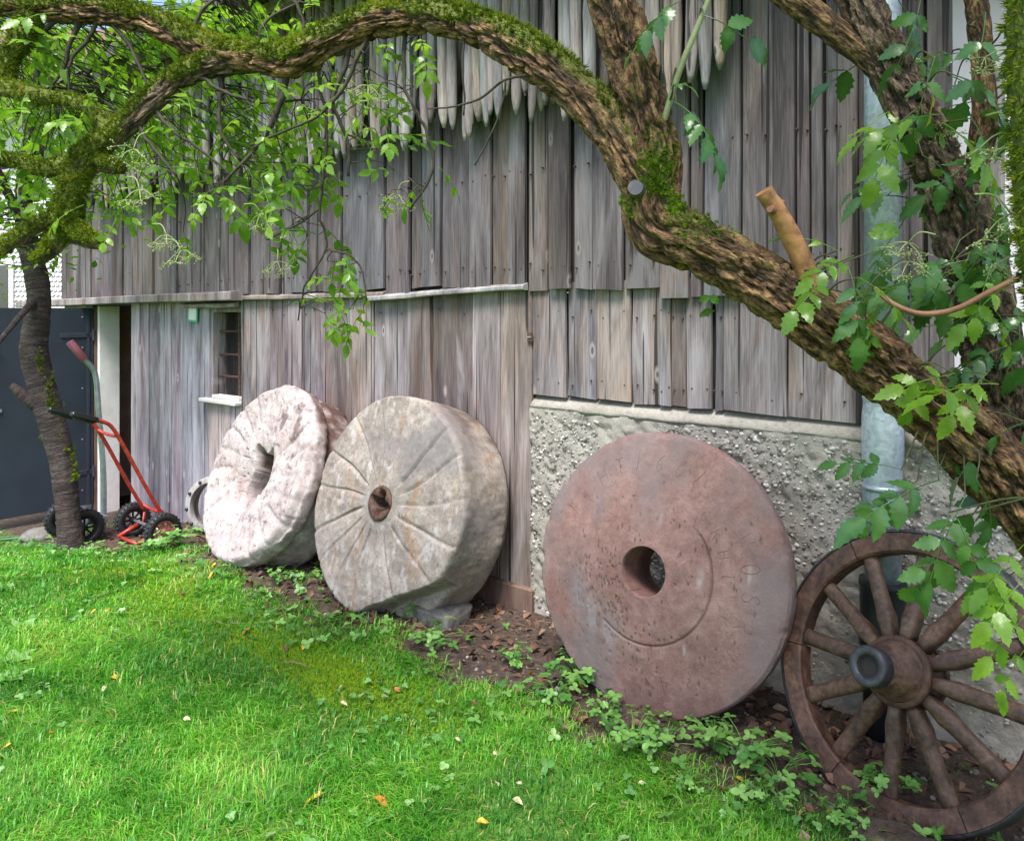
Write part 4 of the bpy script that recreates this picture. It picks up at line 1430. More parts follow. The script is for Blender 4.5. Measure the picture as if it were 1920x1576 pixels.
MB().tube([(-0.15, 0.07, 0.115), (-0.15, -0.08, 0.05)], 0.016, 8).tube([(0.15, 0.07, 0.115), (0.15, -0.08, 0.05)], 0.016, 8).tube([(-0.15, -0.08, 0.05), (0.15, -0.08, 0.05)], 0.012, 8).build('bracket', M_redpaint, truck, smooth=True)
MB().box((-0.2, -0.26, 0.012), (0.2, 0.05, 0.020), 0.003).build('toe_plate', M_rust, truck)
for sx in (-1, 1):
    gp = catmull([(sx * 0.17, -0.36, 0.95), (sx * 0.185, -0.46, 0.985), (sx * 0.20, -0.53, 1.01)], 5)
    gr_ = MB().tube(gp, [0.02] * 5 + [0.021] * (len(gp) - 7) + [0.021, 0.018], 12)
    gr_.tube([gp[1] + np.array([0, 0, -0.026]), gp[-2] + np.array([0, 0, -0.026])], 0.007, 8)
    gr_.build('grip', M_blackplastic, truck, smooth=True)

tg = W(-6.68, 0.67, 0)
g1 = gz(-6.65, 0.75)
truck2 = empty('hand_truck', (tg[0], tg[1], g1), (0, 0, BA))
tag(truck2, 'grey steel hand truck with a pink grip, half behind the thin trunk', 'hand truck')
tyre_wheel(truck2, 0.20, -0.17, AX * 1.12, AX * 1.12, M_blackplastic)
tyre_wheel(truck2, -0.20, -0.17, AX * 1.12, AX * 1.12, M_blackplastic)
MB().tube([(-0.21, -0.17, AX * 1.12), (0.21, -0.17, AX * 1.12)], 0.012, 10).build('axle', M_steel, truck2, smooth=True)
tp = catmull([(0.08, 0.02, 0.01), (0.08, 0.02, 0.5), (0.08, -0.02, 1.05), (0.08, -0.035, 1.26), (0.08, -0.06, 1.35), (0.08, -0.13, 1.43)], 7)
MB().tube(tp, 0.021, 14).build('tube', M_steel, truck2, smooth=True)
MB().tube([(0.08, -0.125, 1.425), (0.08, -0.23, 1.565)], 0.030, 14).build('grip', M_pink, truck2, smooth=True)
MB().box((-0.17, -0.13, 0.15), (0.17, 0.02, 0.20), 0.006).build('bracket', M_steel, truck2)
MB().box((-0.15, 0.0, 0.01), (0.17, 0.22, 0.018), 0.003).build('toe_plate', M_rust, truck2)

# crate with flowers and a box on the shelf inside the doorway; hose by the door
crate = MB().box((-0.2, -0.15, 0), (0.2, 0.15, 0.28), 0.008)
cp = W(SD0 + 0.35, -0.40, -0.42)
tag(crate.build('crate', M_redpaint, None, tuple(cp), (0, 0, BA)), 'red crate standing inside the barn doorway', 'crate')
bp = W(SD0 + 0.30, -1.36, 0.48)
bo = MB().box((-0.13, -0.09, 0), (0.13, 0.09, 0.24), 0.004).build('box', M_sill, None, tuple(bp), (0, 0, BA))
tag(bo, 'pale box with a yellow label on the shelf inside the doorway', 'box')
M_yel = plain('yellow_label', (0.7, 0.5, 0.06), 0.5)
MB().box((-0.08, -0.094, 0.06), (0.08, -0.091, 0.2)).build('label', M_yel, bo)
hp = [W(-7.6 - 0.12 * k, 0.75 + 0.16 * k, 0) for k in range(9)]
hp = [np.array([p[0] + 0.06 * math.sin(i * 1.7), p[1] + 0.05 * math.cos(i * 2.1), float(ground_z(p[0], p[1])) + 0.03]) for i, p in enumerate(hp)]
tag(MB().tube(catmull(hp, 6), 0.012, 8).build('garden_hose', M_hose, smooth=True), 'green garden hose lying below the blue door', 'hose')
V, F = ico(2)
q = V * np.array([0.14, 0.10, 0.08]) * (1 + 0.4 * (fbm(V * 1.8 + 8, 93, 3) - 0.5))[:, None]
rp = at(72, 990, 6.8)
tag(obj('rock', mesh_np('rock', q, F), M_rock, None, (rp[0], rp[1], float(ground_z(rp[0], rp[1])) + 0.03), (0, 0, 0.4)), 'pale rock lying on the ground below the blue door', 'rock')

# ------------------------------------------------------------------ leaves
def leaflet_arrays(L, Wd, fold=0.25, curl=0.35, seed=0, K=12, serr=0.16, blunt=False):
    r = random.Random(seed)
    V, rib = [], []
    tw = r.uniform(-0.35, 0.35)
    wav, wp = r.uniform(0.0, 0.05), r.uniform(0, 6)
    for k in range(K):
        u = k / (K - 1)
        if blunt:
            wv = Wd * 0.5 * (0.08 + 0.92 * math.sin(math.pi * min(1, 0.08 + u * 0.80)) ** 0.8) if k else 0.001
        else:
            wv = Wd * 0.5 * math.sin(math.pi * min(1, 0.02 + 0.97 * u) ** 0.78) ** 0.9 * (1 - 0.25 * u * u) if 0 < k < K - 1 else (0.0 if k else 0.002)
        tooth = k % 2 and not blunt
        wv *= 1 + (serr if tooth else -serr)
        zc = -curl * L * u * u * 0.5
        lift = fold * wv + wav * L * math.sin(u * 9 + wp)
        x = L * (u - 0.02 * curl * u)
        fw = (0.05 if tooth else -0.03) * L
        t = tw * u
        V += [(x + fw * (wv / Wd), -wv, zc + lift + t * wv), (x, 0, zc), (x + fw * (wv / Wd), wv, zc + lift * 0.8 - t * wv)]
        rib += [0, 1, 0]
    F = []
    for k in range(K - 1):
        a = k * 3
        F += [(a, a + 3, a + 4, a + 1), (a + 1, a + 4, a + 5, a + 2)]
    return np.array(V), np.array(F, np.int32), np.array(rib, float)


def rot_z(a):
    c, s = math.cos(a), math.sin(a)
    return np.array([[c, -s, 0], [s, c, 0], [0, 0, 1.0]])


def rot_y(a):
    c, s = math.cos(a), math.sin(a)
    return np.array([[c, 0, s], [0, 1, 0], [-s, 0, c]])


def rot_x(a):
    c, s = math.cos(a), math.sin(a)
    return np.array([[1, 0, 0], [0, c, -s], [0, s, c]])


def compound_arrays(seed, n_pairs=2, LL=0.075, total=0.17, droop=0.5, wide=0.52):
    r = random.Random(seed)
    Vs, Fs, vv, ribs, off = [], [], [], [], 0
    def rach(u):
        return np.array([total * u, 0, -droop * total * u * u * 0.5])
    items = []
    for p in range(n_pairs):
        u = 0.38 + 0.42 * p / max(1, n_pairs - 1) if n_pairs > 1 else 0.55
        for sg in (-1, 1):
            items.append((u, sg * r.uniform(0.85, 1.25), r.uniform(0.75, 1.0) * (0.8 + 0.2 * p)))
    items.append((1.0, r.uniform(-0.15, 0.15), 1.12))
    for (u, an, sc) in items:
        V, F, rb = leaflet_arrays(LL * sc, LL * sc * wide * r.uniform(0.9, 1.12), r.uniform(0.1, 0.35), r.uniform(0.15, 0.6), r.randrange(9999))
        pitch = math.atan(droop * u) + r.uniform(-0.15, 0.3)
        Mx = rot_z(an) @ rot_y(pitch) @ rot_x(r.uniform(-0.35, 0.35))
        V = V @ Mx.T + rach(u) + np.array([0.0, 0, 0])
        Vs.append(V); Fs.append(F + off); vv.append(np.full(len(V), r.random())); ribs.append(rb)
        off += len(V)
    pts = np.array([rach(u) for u in np.linspace(-0.02, 1.0, 7)])
    V, F, _ = tube_arrays(pts, 0.0014, 4)
    Vs.append(V); Fs.append(F + off); vv.append(np.full(len(V), 0.5)); ribs.append(np.ones(len(V)))
    return np.concatenate(Vs), np.concatenate(Fs), np.concatenate(vv), np.concatenate(ribs)


def unit(v):
    v = np.asarray(v, float)
    return v / (np.linalg.norm(v) + 1e-12)


def leaf_matrix(pos, d, nrm, sc):
    d = unit(d)
    y = unit(np.cross(nrm, d))
    z = np.cross(d, y)
    return Matrix(((d[0] * sc, y[0] * sc, z[0] * sc, pos[0]), (d[1] * sc, y[1] * sc, z[1] * sc, pos[1]), (d[2] * sc, y[2] * sc, z[2] * sc, pos[2]), (0, 0, 0, 1)))


def mk_leaf_mesh(args, mat):
    V, F, v, rb = compound_arrays(*args)
    m_ = mesh_np('leaf', V, F, {'v': v, 'rib': rb})
    m_.materials.append(mat)
    return m_


leaf_small = [mk_leaf_mesh((300 + i, 2, 0.050, 0.105, 0.5, 0.5), M_leaf) for i in range(7)]
leaf_big = [mk_leaf_mesh((400 + i, 3 if i % 2 else 2, 0.066, 0.14, 0.6, 0.5), M_leaf) for i in range(6)]
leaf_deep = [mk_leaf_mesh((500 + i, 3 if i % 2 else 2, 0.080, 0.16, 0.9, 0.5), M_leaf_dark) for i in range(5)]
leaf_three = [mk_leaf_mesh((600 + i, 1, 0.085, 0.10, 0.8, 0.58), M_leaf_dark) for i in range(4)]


# ------------------------------------------------------------------ elder tree
elder_base = at(2480, 1960, 1.75)
elder_base[2] = float(ground_z(elder_base[0], elder_base[1]))
elder = empty('elder_tree', tuple(elder_base))
tag(elder, 'gnarled mossy elder tree arching across the yard in front of the barn', 'tree')


def in_tree(o):
    o.parent = elder
    o.matrix_parent_inverse = Matrix.Translation(-Vector(elder_base))
    return o


def resample(P, Rr, step):
    C = catmull(np.column_stack([P, Rr]), 12)
    seg = np.linalg.norm(np.diff(C[:, :3], axis=0), axis=1)
    L = np.concatenate([[0], np.cumsum(seg)])
    n = max(4, int(L[-1] / step))
    t = np.linspace(0, L[-1], n)
    return np.stack([np.interp(t, L, C[:, k]) for k in range(3)], -1), np.interp(t, L, C[:, 3]), t


tuft_V, tuft_F = [], []
for k in range(6):
    a = k * 1.05
    c, s_ = math.cos(a), math.sin(a)
    b0 = np.array([c * 0.12, s_ * 0.12, -0.1])
    tip = np.array([c * 0.55, s_ * 0.55, 0.75 + 0.2 * (k % 2)])
    sd = np.array([-s_, c, 0]) * 0.16
    tuft_V += [b0 - sd, b0 + sd, tip]
    tuft_F.append((3 * k, 3 * k + 1, 3 * k + 2))
tuft_V, tuft_F = np.array(tuft_V), np.array(tuft_F, np.int32)


def basis_from_normal(N, r):
    N = N / (np.linalg.norm(N, axis=1)[:, None] + 1e-12)
    a = r.normal(size=N.shape)
    u = np.cross(N, a)
    u /= np.linalg.norm(u, axis=1)[:, None] + 1e-12
    v = np.cross(N, u)
    return np.stack([u, v, N], -1)


def limb(name, path, mat, nseg=44, step=0.007, rough=0.22, moss=None, tufts=0, tuft_mat=None, tuft_size=0.011, seed=0, caps=True, tree_add=in_tree, knob=0.05):
    """path: (px, py, depth, radius px); moss(u)-> (amount, normal threshold)"""
    path = [tuple(p) for p in path]
    P = np.array([at(p[0], p[1], p[2]) for p in path])
    Rr = np.array([p[3] * p[2] / FOC for p in path])
    C, rr, t = resample(P, Rr, step)
    T, U, B = frames(C)
    ph = np.linspace(0, 2 * math.pi, nseg, endpoint=False)
    N = U[:, None, :] * np.cos(ph)[None, :, None] + B[:, None, :] * np.sin(ph)[None, :, None]
    rmean = rr.mean()
    lc = np.stack(np.broadcast_arrays(rr[:, None] * np.cos(ph)[None], rr[:, None] * np.sin(ph)[None], t[:, None]), -1)
    wz = (vnoise(lc * np.array([22, 22, 22]) + 5, seed + 2) - 0.5)[..., None] * np.array([0.012, 0.012, 0])
    n1 = fbm((lc + wz) * np.array([58, 58, 15]) + seed * 13, seed, 3)
    ridge = np.clip(np.abs(n1 - 0.5) * 6.0, 0, 1)
    n2 = fbm(lc * np.array([9, 9, 5]) + seed * 7, seed + 3, 3)
    disp = rr[:, None] * (rough * (ridge - 0.35) + knob * 4 * (n2 - 0.5))
    mo = np.zeros_like(disp)
    if moss is not None:
        u = t / t[-1]
        am = np.array([moss(x)[0] for x in u])
        th_ = np.array([moss(x)[1] for x in u])
        m2 = fbm(lc * np.array([14, 14, 9]) + 31, seed + 5, 3)
        mo = np.clip(((N[..., 2] - th_[:, None]) * 1.6 + (m2 - 0.5) * 3.0 + 0.35) * 1.5, 0, 1) * am[:, None]
        lump = fbm(lc * np.array([38, 38, 30]) + 3, seed + 8, 3)
        disp = disp * (1 - 0.7 * mo) + mo * (0.001 + 0.010 * lump)
    V = C[:, None, :] + N * (rr[:, None] + disp)[..., None]
    F = [grid_faces(len(C), nseg)]
    nv = len(C) * nseg
    VV, LC, MO, RG = V.reshape(-1, 3), lc.reshape(-1, 3), mo.ravel(), np.clip(ridge, 0, 1).ravel()
    if caps:                                     # end faces on vertices of their own keep their edge crisp
        e0, e1_ = np.arange(nseg), np.arange((len(C) - 1) * nseg, nv)
        VV, LC, MO, RG = [np.concatenate([A_, A_[e0], A_[e1_]]) for A_ in (VV, LC, MO, RG)]
        F += [np.arange(nv, nv + nseg)[::-1][None], np.arange(nv + nseg, nv + 2 * nseg)[None]]
    o = tree_add(obj(name, mesh_np(name, VV, F, {'lc': LC, 'moss': MO, 'ridge': RG}, smooth=rough < 0.15), mat))
    if tufts:
        r = np.random.default_rng(seed + 900)
        w_ = mo.ravel() ** 1.5
        if w_.sum() > 0:
            idx = r.choice(len(w_), tufts, p=w_ / w_.sum())
            Nn = N.reshape(-1, 3)[idx] + r.normal(size=(tufts, 3)) * 0.35 + np.array([0, 0, -0.1])
            pos = V.reshape(-1, 3)[idx] + r.normal(size=(tufts, 3)) * 0.003
            size = tuft_size * r.uniform(0.5, 1.4, tufts)
            Mx = basis_from_normal(Nn, r) * size[:, None, None]
            TV, TF, tv = scatter(tuft_V, tuft_F, Mx, pos, np.clip(r.normal(0.45, 0.16, tufts) + (fbm(pos * 11, 44, 3) - 0.5) * 1.6, 0, 1))
            mo_o = tree_add(obj('moss', mesh_np('moss', TV, TF, {'v': tv}, smooth=False), tuft_mat or M_moss))
            tag(mo_o, kind='stuff')
    return C, rr


trunk_pts = [(2480, 1990, 1.75, 105), (2380, 1640, 1.75, 80), (2230, 1330, 1.75, 66), (2080, 1130, 1.75, 58), (1930, 955, 1.75, 55), (1800, 812, 1.75, 54), (1660, 695, 1.76, 52), (1500, 578, 1.78, 50),
             (1380, 498, 1.80, 47), (1295, 455, 1.82, 46), (1235, 425, 1.84, 49), (1222, 375, 1.85, 46), (1232, 300, 1.86, 39), (1212, 215, 1.87, 39), (1182, 110, 1.88, 39), (1152, 0, 1.89, 40), (1115, -160, 1.91, 36), (1080, -420, 1.95, 28), (1075, -700, 2.0, 16)]
limb('trunk', trunk_pts, M_bark, 84, 0.005, 0.34, moss=lambda u: (0.95 * math.exp(-((u - 0.628) / 0.026) ** 2) + 0.5 * math.exp(-((u - 0.545) / 0.04) ** 2), 0.9 - 0.8 * float(sm(u, 0.56, 0.62))), tufts=2400, tuft_size=0.009, tuft_mat=M_mossbright, seed=1, knob=0.07)
arch_pts = [(1232, 400, 1.85, 40), (1192, 318, 1.86, 37), (1132, 228, 1.9, 36), (1062, 155, 1.95, 35), (985, 100, 2.02, 35), (900, 55, 2.1, 30), (800, 32, 2.2, 28), (700, 42, 2.28, 27), (620, 75, 2.32, 27), (550, 112, 2.36, 30), (480, 108, 2.4, 25), (420, 105, 2.43, 27),
            (360, 78, 2.45, 23), (290, 45, 2.47, 22), (200, 25, 2.5, 21), (100, 18, 2.5, 21), (0, 8, 2.5, 20), (-150, -10, 2.5, 25), (-350, -60, 2.5, 15), (-560, -110, 2.5, 4)]
limb('branch', arch_pts, M_bark, 64, 0.006, 0.34, moss=lambda u: (1.0 if u > 0.12 else 0.6, 0.2 if u < 0.45 else 0.0), tufts=9000, seed=2, knob=0.1)
limb('branch', [(430, 112, 2.43, 26), (350, 140, 2.42, 20), (280, 195, 2.4, 19), (215, 255, 2.38, 20), (155, 302, 2.36, 21), (134, 360, 2.35, 19), (127, 420, 2.35, 18), (122, 452, 2.35, 10)], M_bark_dark, 44, 0.007, 0.25,
     moss=lambda u: (1.0, 0.1 if u < 0.5 else -0.2), tufts=5000, tuft_size=0.009, seed=3, knob=0.09)
for i, (pp, nt_) in enumerate([
        ([(150, 305, 2.36, 19), (85, 318, 2.36, 12), (30, 305, 2.37, 11), (-60, 300, 2.4, 11), (-150, 285, 2.42, 3)], 1500),
        ([(128, 405, 2.35, 18), (70, 425, 2.34, 11), (20, 455, 2.33, 12), (-50, 490, 2.33, 10), (-120, 500, 2.33, 3)], 1500),
        ([(130, 425, 2.35, 20), (160, 448, 2.34, 15), (192, 462, 2.34, 7)], 700),
        ([(125, 430, 2.35, 20), (95, 470, 2.34, 13), (70, 490, 2.34, 9)], 600),
        ([(215, 255, 2.38, 20), (170, 205, 2.38, 11), (120, 188, 2.4, 11), (60, 180, 2.4, 13), (0, 165, 2.42, 13), (-90, 150, 2.45, 11), (-190, 120, 2.46, 3)], 1800),
        ([(170, 290, 2.37, 20), (205, 312, 2.36, 13), (232, 318, 2.36, 8)], 600),
        ([(60, 30, 2.5, 18), (40, 75, 2.48, 16), (20, 105, 2.47, 11), (12, 150, 2.46, 8)], 1400)]):
    limb('branch', pp, M_bark_dark, 20, 0.008, 0.2, moss=lambda u: (1.0, -0.35), tufts=nt_, tuft_size=0.009, seed=20 + i)
# second stem on the right, its fork and its pale side stem
limb('trunk', [(2110, 1220, 1.82, 52), (1990, 1010, 1.83, 50), (1905, 870, 1.85, 46), (1880, 770, 1.86, 46), (1858, 650, 1.87, 47), (1832, 520, 1.88, 47), (1800, 405, 1.9, 50), (1762, 318, 1.92, 40), (1715, 220, 1.94, 37), (1660, 110, 1.96, 34), (1612, 0, 1.98, 34), (1560, -150, 2.0, 30), (1500, -400, 2.05, 20)],
     M_bark_dark, 60, 0.006, 0.32, seed=4, knob=0.07)
limb('branch', [(1722, 225, 1.94, 26), (1650, 130, 1.96, 23), (1560, 55, 1.98, 23), (1480, -5, 2.0, 23), (1380, -90, 2.02, 20), (1200, -260, 2.1, 12)], M_bark, 30, 0.008, 0.2, seed=5)
limb('branch', [(1790, 375, 1.9, 24), (1825, 320, 1.9, 21), (1845, 230, 1.9, 20), (1842, 110, 1.9, 19), (1830, 0, 1.9, 19), (1822, -150, 1.92, 16)], M_bark, 30, 0.008, 0.2, seed=6)
limb('stem', [(2300, 1500, 1.5, 40), (2110, 950, 1.36, 36), (1995, 640, 1.3, 33), (1950, 420, 1.26, 30), (1934, 200, 1.24, 28), (1930, 0, 1.22, 28), (1942, -250, 1.2, 26)], M_bark_dark, 36, 0.008, 0.2, moss=lambda u: (1.0, -1.2), tufts=3500, seed=7)
limb('peeled_stub', [(1522, 545, 1.76, 22), (1500, 480, 1.745, 19), (1468, 415, 1.73, 18), (1432, 358, 1.72, 17)], M_peeled, 24, 0.007, 0.10, seed=8, knob=0.06)
limb('knot', [(1447, 394, 1.71, 9), (1443, 392, 1.695, 6)], M_brownshoot, 12, 0.004, 0.1, seed=12)
limb('knot', [(1462, 383, 1.73, 6), (1470, 378, 1.73, 4)], M_brownshoot, 12, 0.004, 0.1, seed=13)
limb('cut_stub', [(1200, 362, 1.83, 17), (1193, 354, 1.79, 15), (1191, 351, 1.775, 14)], M_cutend, 18, 0.006, 0.05, seed=9)
limb('shoot', [(1245, 225, 1.83, 6), (1275, 130, 1.8, 6), (1312, 40, 1.78, 5.5), (1335, -20, 1.77, 5), (1360, -120, 1.77, 4)], M_shoot, 10, 0.012, 0.02, seed=10, knob=0.01)
limb('shoot', [(1640, 540, 1.72, 4), (1672, 568, 1.69, 5), (1725, 588, 1.66, 5.5), (1790, 580, 1.63, 5.5), (1860, 545, 1.6, 5.5), (1930, 512, 1.57, 5.5), (2050, 470, 1.5, 5)], M_brownshoot, 10, 0.012, 0.02, seed=11, knob=0.01)

# --- hanging twigs on the left, read off the photograph
twig_paths = [
    [(540, 120, 2.36, 9), (522, 205, 2.36, 8), (500, 250, 2.37, 6.5), (470, 290, 2.37, 5), (430, 330, 2.38, 4), (412, 352, 2.4, 3)],
    [(408, 112, 2.43, 8), (413, 170, 2.43, 6), (410, 235, 2.42, 4.5), (425, 270, 2.42, 4), (450, 300, 2.42, 3)],
    [(655, 62, 2.3, 7), (648, 120, 2.3, 7), (625, 190, 2.31, 5.5), (650, 260, 2.33, 4.5), (655, 330, 2.35, 4)],
    [(700, 50, 2.28, 6), (670, 110, 2.27, 6), (640, 170, 2.28, 4.5), (600, 215, 2.3, 4), (560, 235, 2.32, 3.5), (470, 272, 2.36, 3.5)],
    [(760, 45, 2.24, 6), (757, 110, 2.24, 6), (760, 170, 2.24, 5), (795, 235, 2.24, 4.5), (812, 300, 2.25, 4), (800, 345, 2.26, 3.5), (775, 385, 2.28, 3)],
    [(590, 75, 2.33, 6), (600, 140, 2.36, 5), (612, 240, 2.38, 4), (605, 330, 2.4, 3.5), (600, 400, 2.42, 3.5), (608, 470, 2.44, 3), (570, 540, 2.46, 2.5), (560, 600, 2.47, 2)],
    [(600, 390, 2.42, 3), (560, 420, 2.45, 2.5), (500, 450, 2.48, 2)],
    [(608, 470, 2.44, 3), (650, 475, 2.42, 3), (680, 510, 2.42, 2.5), (690, 560, 2.42, 2)],
    [(880, 55, 2.12, 5), (870, 75, 2.1, 4), (868, 140, 2.1, 3), (872, 215, 2.12, 2.5)],
    [(1010, 140, 1.98, 4), (950, 148, 2.0, 3.5), (900, 185, 2.05, 3), (850, 200, 2.1, 2.5), (800, 205, 2.14, 2)],
    [(950, 150, 2.0, 3), (930, 230, 2.02, 2.5), (890, 310, 2.05, 2)],
    [(150, 40, 2.5, 7), (128, 90, 2.5, 6), (118, 130, 2.5, 5), (100, 160, 2.5, 3)],
    [(190, 30, 2.5, 6), (165, 75, 2.5, 5), (135, 110, 2.5, 4), (128, 150, 2.5, 3), (132, 172, 2.5, 2.5)],
    [(110, 35, 2.5, 7), (60, 75, 2.5, 5), (20, 95, 2.5, 4), (-60, 100, 2.5, 4)],
    [(350, 130, 2.42, 6), (400, 160, 2.4, 5), (470, 190, 2.4, 4), (560, 190, 2.42, 3)],
    [(280, 195, 2.4, 6), (330, 250, 2.38, 4.5), (400, 300, 2.38, 3.5), (430, 330, 2.38, 3)],
    [(250, 220, 2.39, 6), (300, 300, 2.36, 4), (330, 330, 2.36, 3)],
    [(360, 80, 2.45, 6), (380, 20, 2.45, 4.5), (440, -30, 2.45, 4)],
    [(560, 100, 2.36, 6), (570, 40, 2.36, 4.5), (540, -20, 2.36, 4)],
    [(480, 100, 2.4, 5), (500, 40, 2.4, 4), (560, 5, 2.42, 3)],
    [(200, 30, 2.5, 6), (230, 70, 2.48, 5), (262, 130, 2.47, 4), (276, 165, 2.47, 3)]]
twig_nodes = []
tw = MB()
for pp in twig_paths:
    P = np.array([at(*p[:3]) for p in pp])
    Rr = np.array([p[3] * p[2] / FOC for p in pp])
    C, rr, t = resample(P, Rr, 0.012)
    C = C + (fbm(C * 25, 3, 2)[:, None] - 0.5) * 0.012 + (rng.random((len(C), 1)) - 0.5) * 0.001
    tw.tube(C, rr * 0.75, 6)
    twig_nodes.append(C)
for arr in (arch_pts,):
    C, rr, t = resample(np.array([at(*p[:3]) for p in arr]), np.array([p[3] * p[2] / FOC for p in arr]), 0.02)
    twig_nodes.append(C[len(C) // 3:])
nodes = np.concatenate(twig_nodes)

# leaf anchors on the left: (centre px, centre py, half width, half height, how many, nearest depth, farthest depth)
zones = [(330, 250, 130, 90, 30, 2.7, 3.3), (520, 250, 110, 90, 30, 2.65, 3.2), (450, 90, 160, 70, 30, 2.7, 3.3), (120, 200, 130, 120, 30, 2.7, 3.4), (120, 60, 150, 60, 22, 2.5, 3.4), (300, 40, 120, 40, 16, 2.5, 3.2), (90, 90, 110, 80, 16, 2.2, 3.2), (80, 240, 110, 70, 17, 2.2, 3.2), (60, 380, 70, 60, 7, 2.3, 3.0), (250, 100, 90, 70, 13, 2.4, 3.2), (330, 60, 90, 60, 14, 2.5, 3.3),
         (470, 40, 90, 45, 18, 2.3, 3.0), (580, 30, 60, 35, 8, 2.3, 2.8), (330, 230, 70, 60, 16, 2.3, 2.8), (430, 230, 80, 70, 20, 2.3, 2.8), (540, 220, 80, 70, 20, 2.25, 2.8),
         (640, 180, 60, 80, 14, 2.2, 2.6), (700, 150, 60, 60, 10, 2.2, 2.5), (370, 350, 80, 50, 16, 2.3, 2.7), (470, 350, 80, 45, 18, 2.3, 2.7), (580, 330, 60, 40, 12, 2.3, 2.6),
         (700, 260, 60, 60, 7, 2.2, 2.5), (770, 340, 40, 40, 4, 2.2, 2.3), (560, 450, 70, 30, 8, 2.4, 2.6), (650, 500, 50, 30, 6, 2.4, 2.5), (600, 590, 60, 25, 5, 2.4, 2.5), (190, 400, 40, 40, 3, 2.3, 2.4),
         (650, 590, 35, 25, 3, 2.4, 2.5), (760, 60, 50, 30, 3, 2.2, 2.3)]
lr = np.random.default_rng(77)
n_leaf = 0
anchors = []
extra = []                                  # leaves past the three hundred, joined into one part
for (cx, cy, hx, hy, num, t0, t1) in zones:
    for k in range(num):
        anchors.append((cx + lr.normal() * hx * 0.62, cy + lr.normal() * hy * 0.62, lr.uniform(t0, t1)))
        if cx < 480 and cy < 260 and (k % 2 or cx < 260):
            anchors.append((cx + lr.normal() * hx * 0.75, cy + lr.normal() * hy * 0.75, lr.uniform(t0 + 0.1, t1 + 0.3)))
anchors.sort(key=lambda a: a[2])
for (ax, ay, t) in anchors:
    p = at(ax, ay, t)
    dist = np.linalg.norm(nodes - p, axis=1)
    i = dist.argmin()
    q = nodes[i]
    d = p - q
    if np.linalg.norm(d) > 0.45:
        p = q + d / np.linalg.norm(d) * 0.45
        d = p - q
    if np.linalg.norm(d) > 0.03:
        midp = (p + q) / 2 + lr.normal(size=3) * 0.02 + np.array([0, 0, 0.02])
        tw.tube(catmull([q, midp, p], 4), np.linspace(0.0019, 0.0011, 9), 5)
    dirv = unit(d + lr.normal(size=3) * 0.12 + np.array([0, 0, -0.04]))
    dirv[2] = max(min(dirv[2], 0.35), -0.75)
    nrm = unit(np.array([0, -0.35, 1.0]) + lr.normal(size=3) * 0.35)
    me_ = leaf_small[n_leaf % 7] if t > 2.28 or lr.random() < 0.5 else leaf_big[n_leaf % 6]
    mx_ = leaf_matrix(p, dirv, nrm, lr.uniform(0.7, 1.1))
    n_leaf += 1
    if n_leaf > 184:
        extra.append(mx_)
        continue
    o = bpy.data.objects.new('leaf', me_)
    link(o)
    o.parent = elder
    o.matrix_parent_inverse = Matrix.Translation(-Vector(elder_base))
    o.matrix_basis = mx_
ca = [compound_arrays(300 + i, 2, 0.050, 0.105, 0.5, 0.5) for i in range(4)]
Vx, Fx, vx, rx, off = [], [], [], [], 0
for i, mx_ in enumerate(extra):
    a_, f_, v_, r_ = ca[i % 4]
    m4 = np.array(mx_)
    Vx.append(a_ @ m4[:3, :3].T + m4[:3, 3])
    Fx.append(f_ + off)
    vx.append((v_ + 0.37 * i) % 1.0)
    rx.append(r_)
    off += len(a_)
tag(in_tree(obj('foliage', mesh_np('foliage', np.concatenate(Vx), np.concatenate(Fx), {'v': np.concatenate(vx), 'rib': np.concatenate(rx)}), M_crown)), kind='stuff')
tag(in_tree(tw.build('twigs', M_twig, smooth=True)), kind='stuff')


def right_leaf(px, py, t, dx, dy, dd, sc, meshes, k, nrm=(0, -0.6, 0.8)):
    """leaf whose stalk starts at a measured point and runs towards (dx, dy) in the picture, dd metres deeper"""
    global n_leaf
    a = at(px, py, t)
    b = at(px + dx, py + dy, t + dd)
    o = bpy.data.objects.new('leaf', meshes[k % len(meshes)])
    link(o)
    o.parent = elder
    o.matrix_parent_inverse = Matrix.Translation(-Vector(elder_base))
    o.matrix_basis = leaf_matrix(a, b - a, unit(np.array(nrm) + lr.normal(size=3) * 0.25), sc)
    n_leaf += 1
    return o


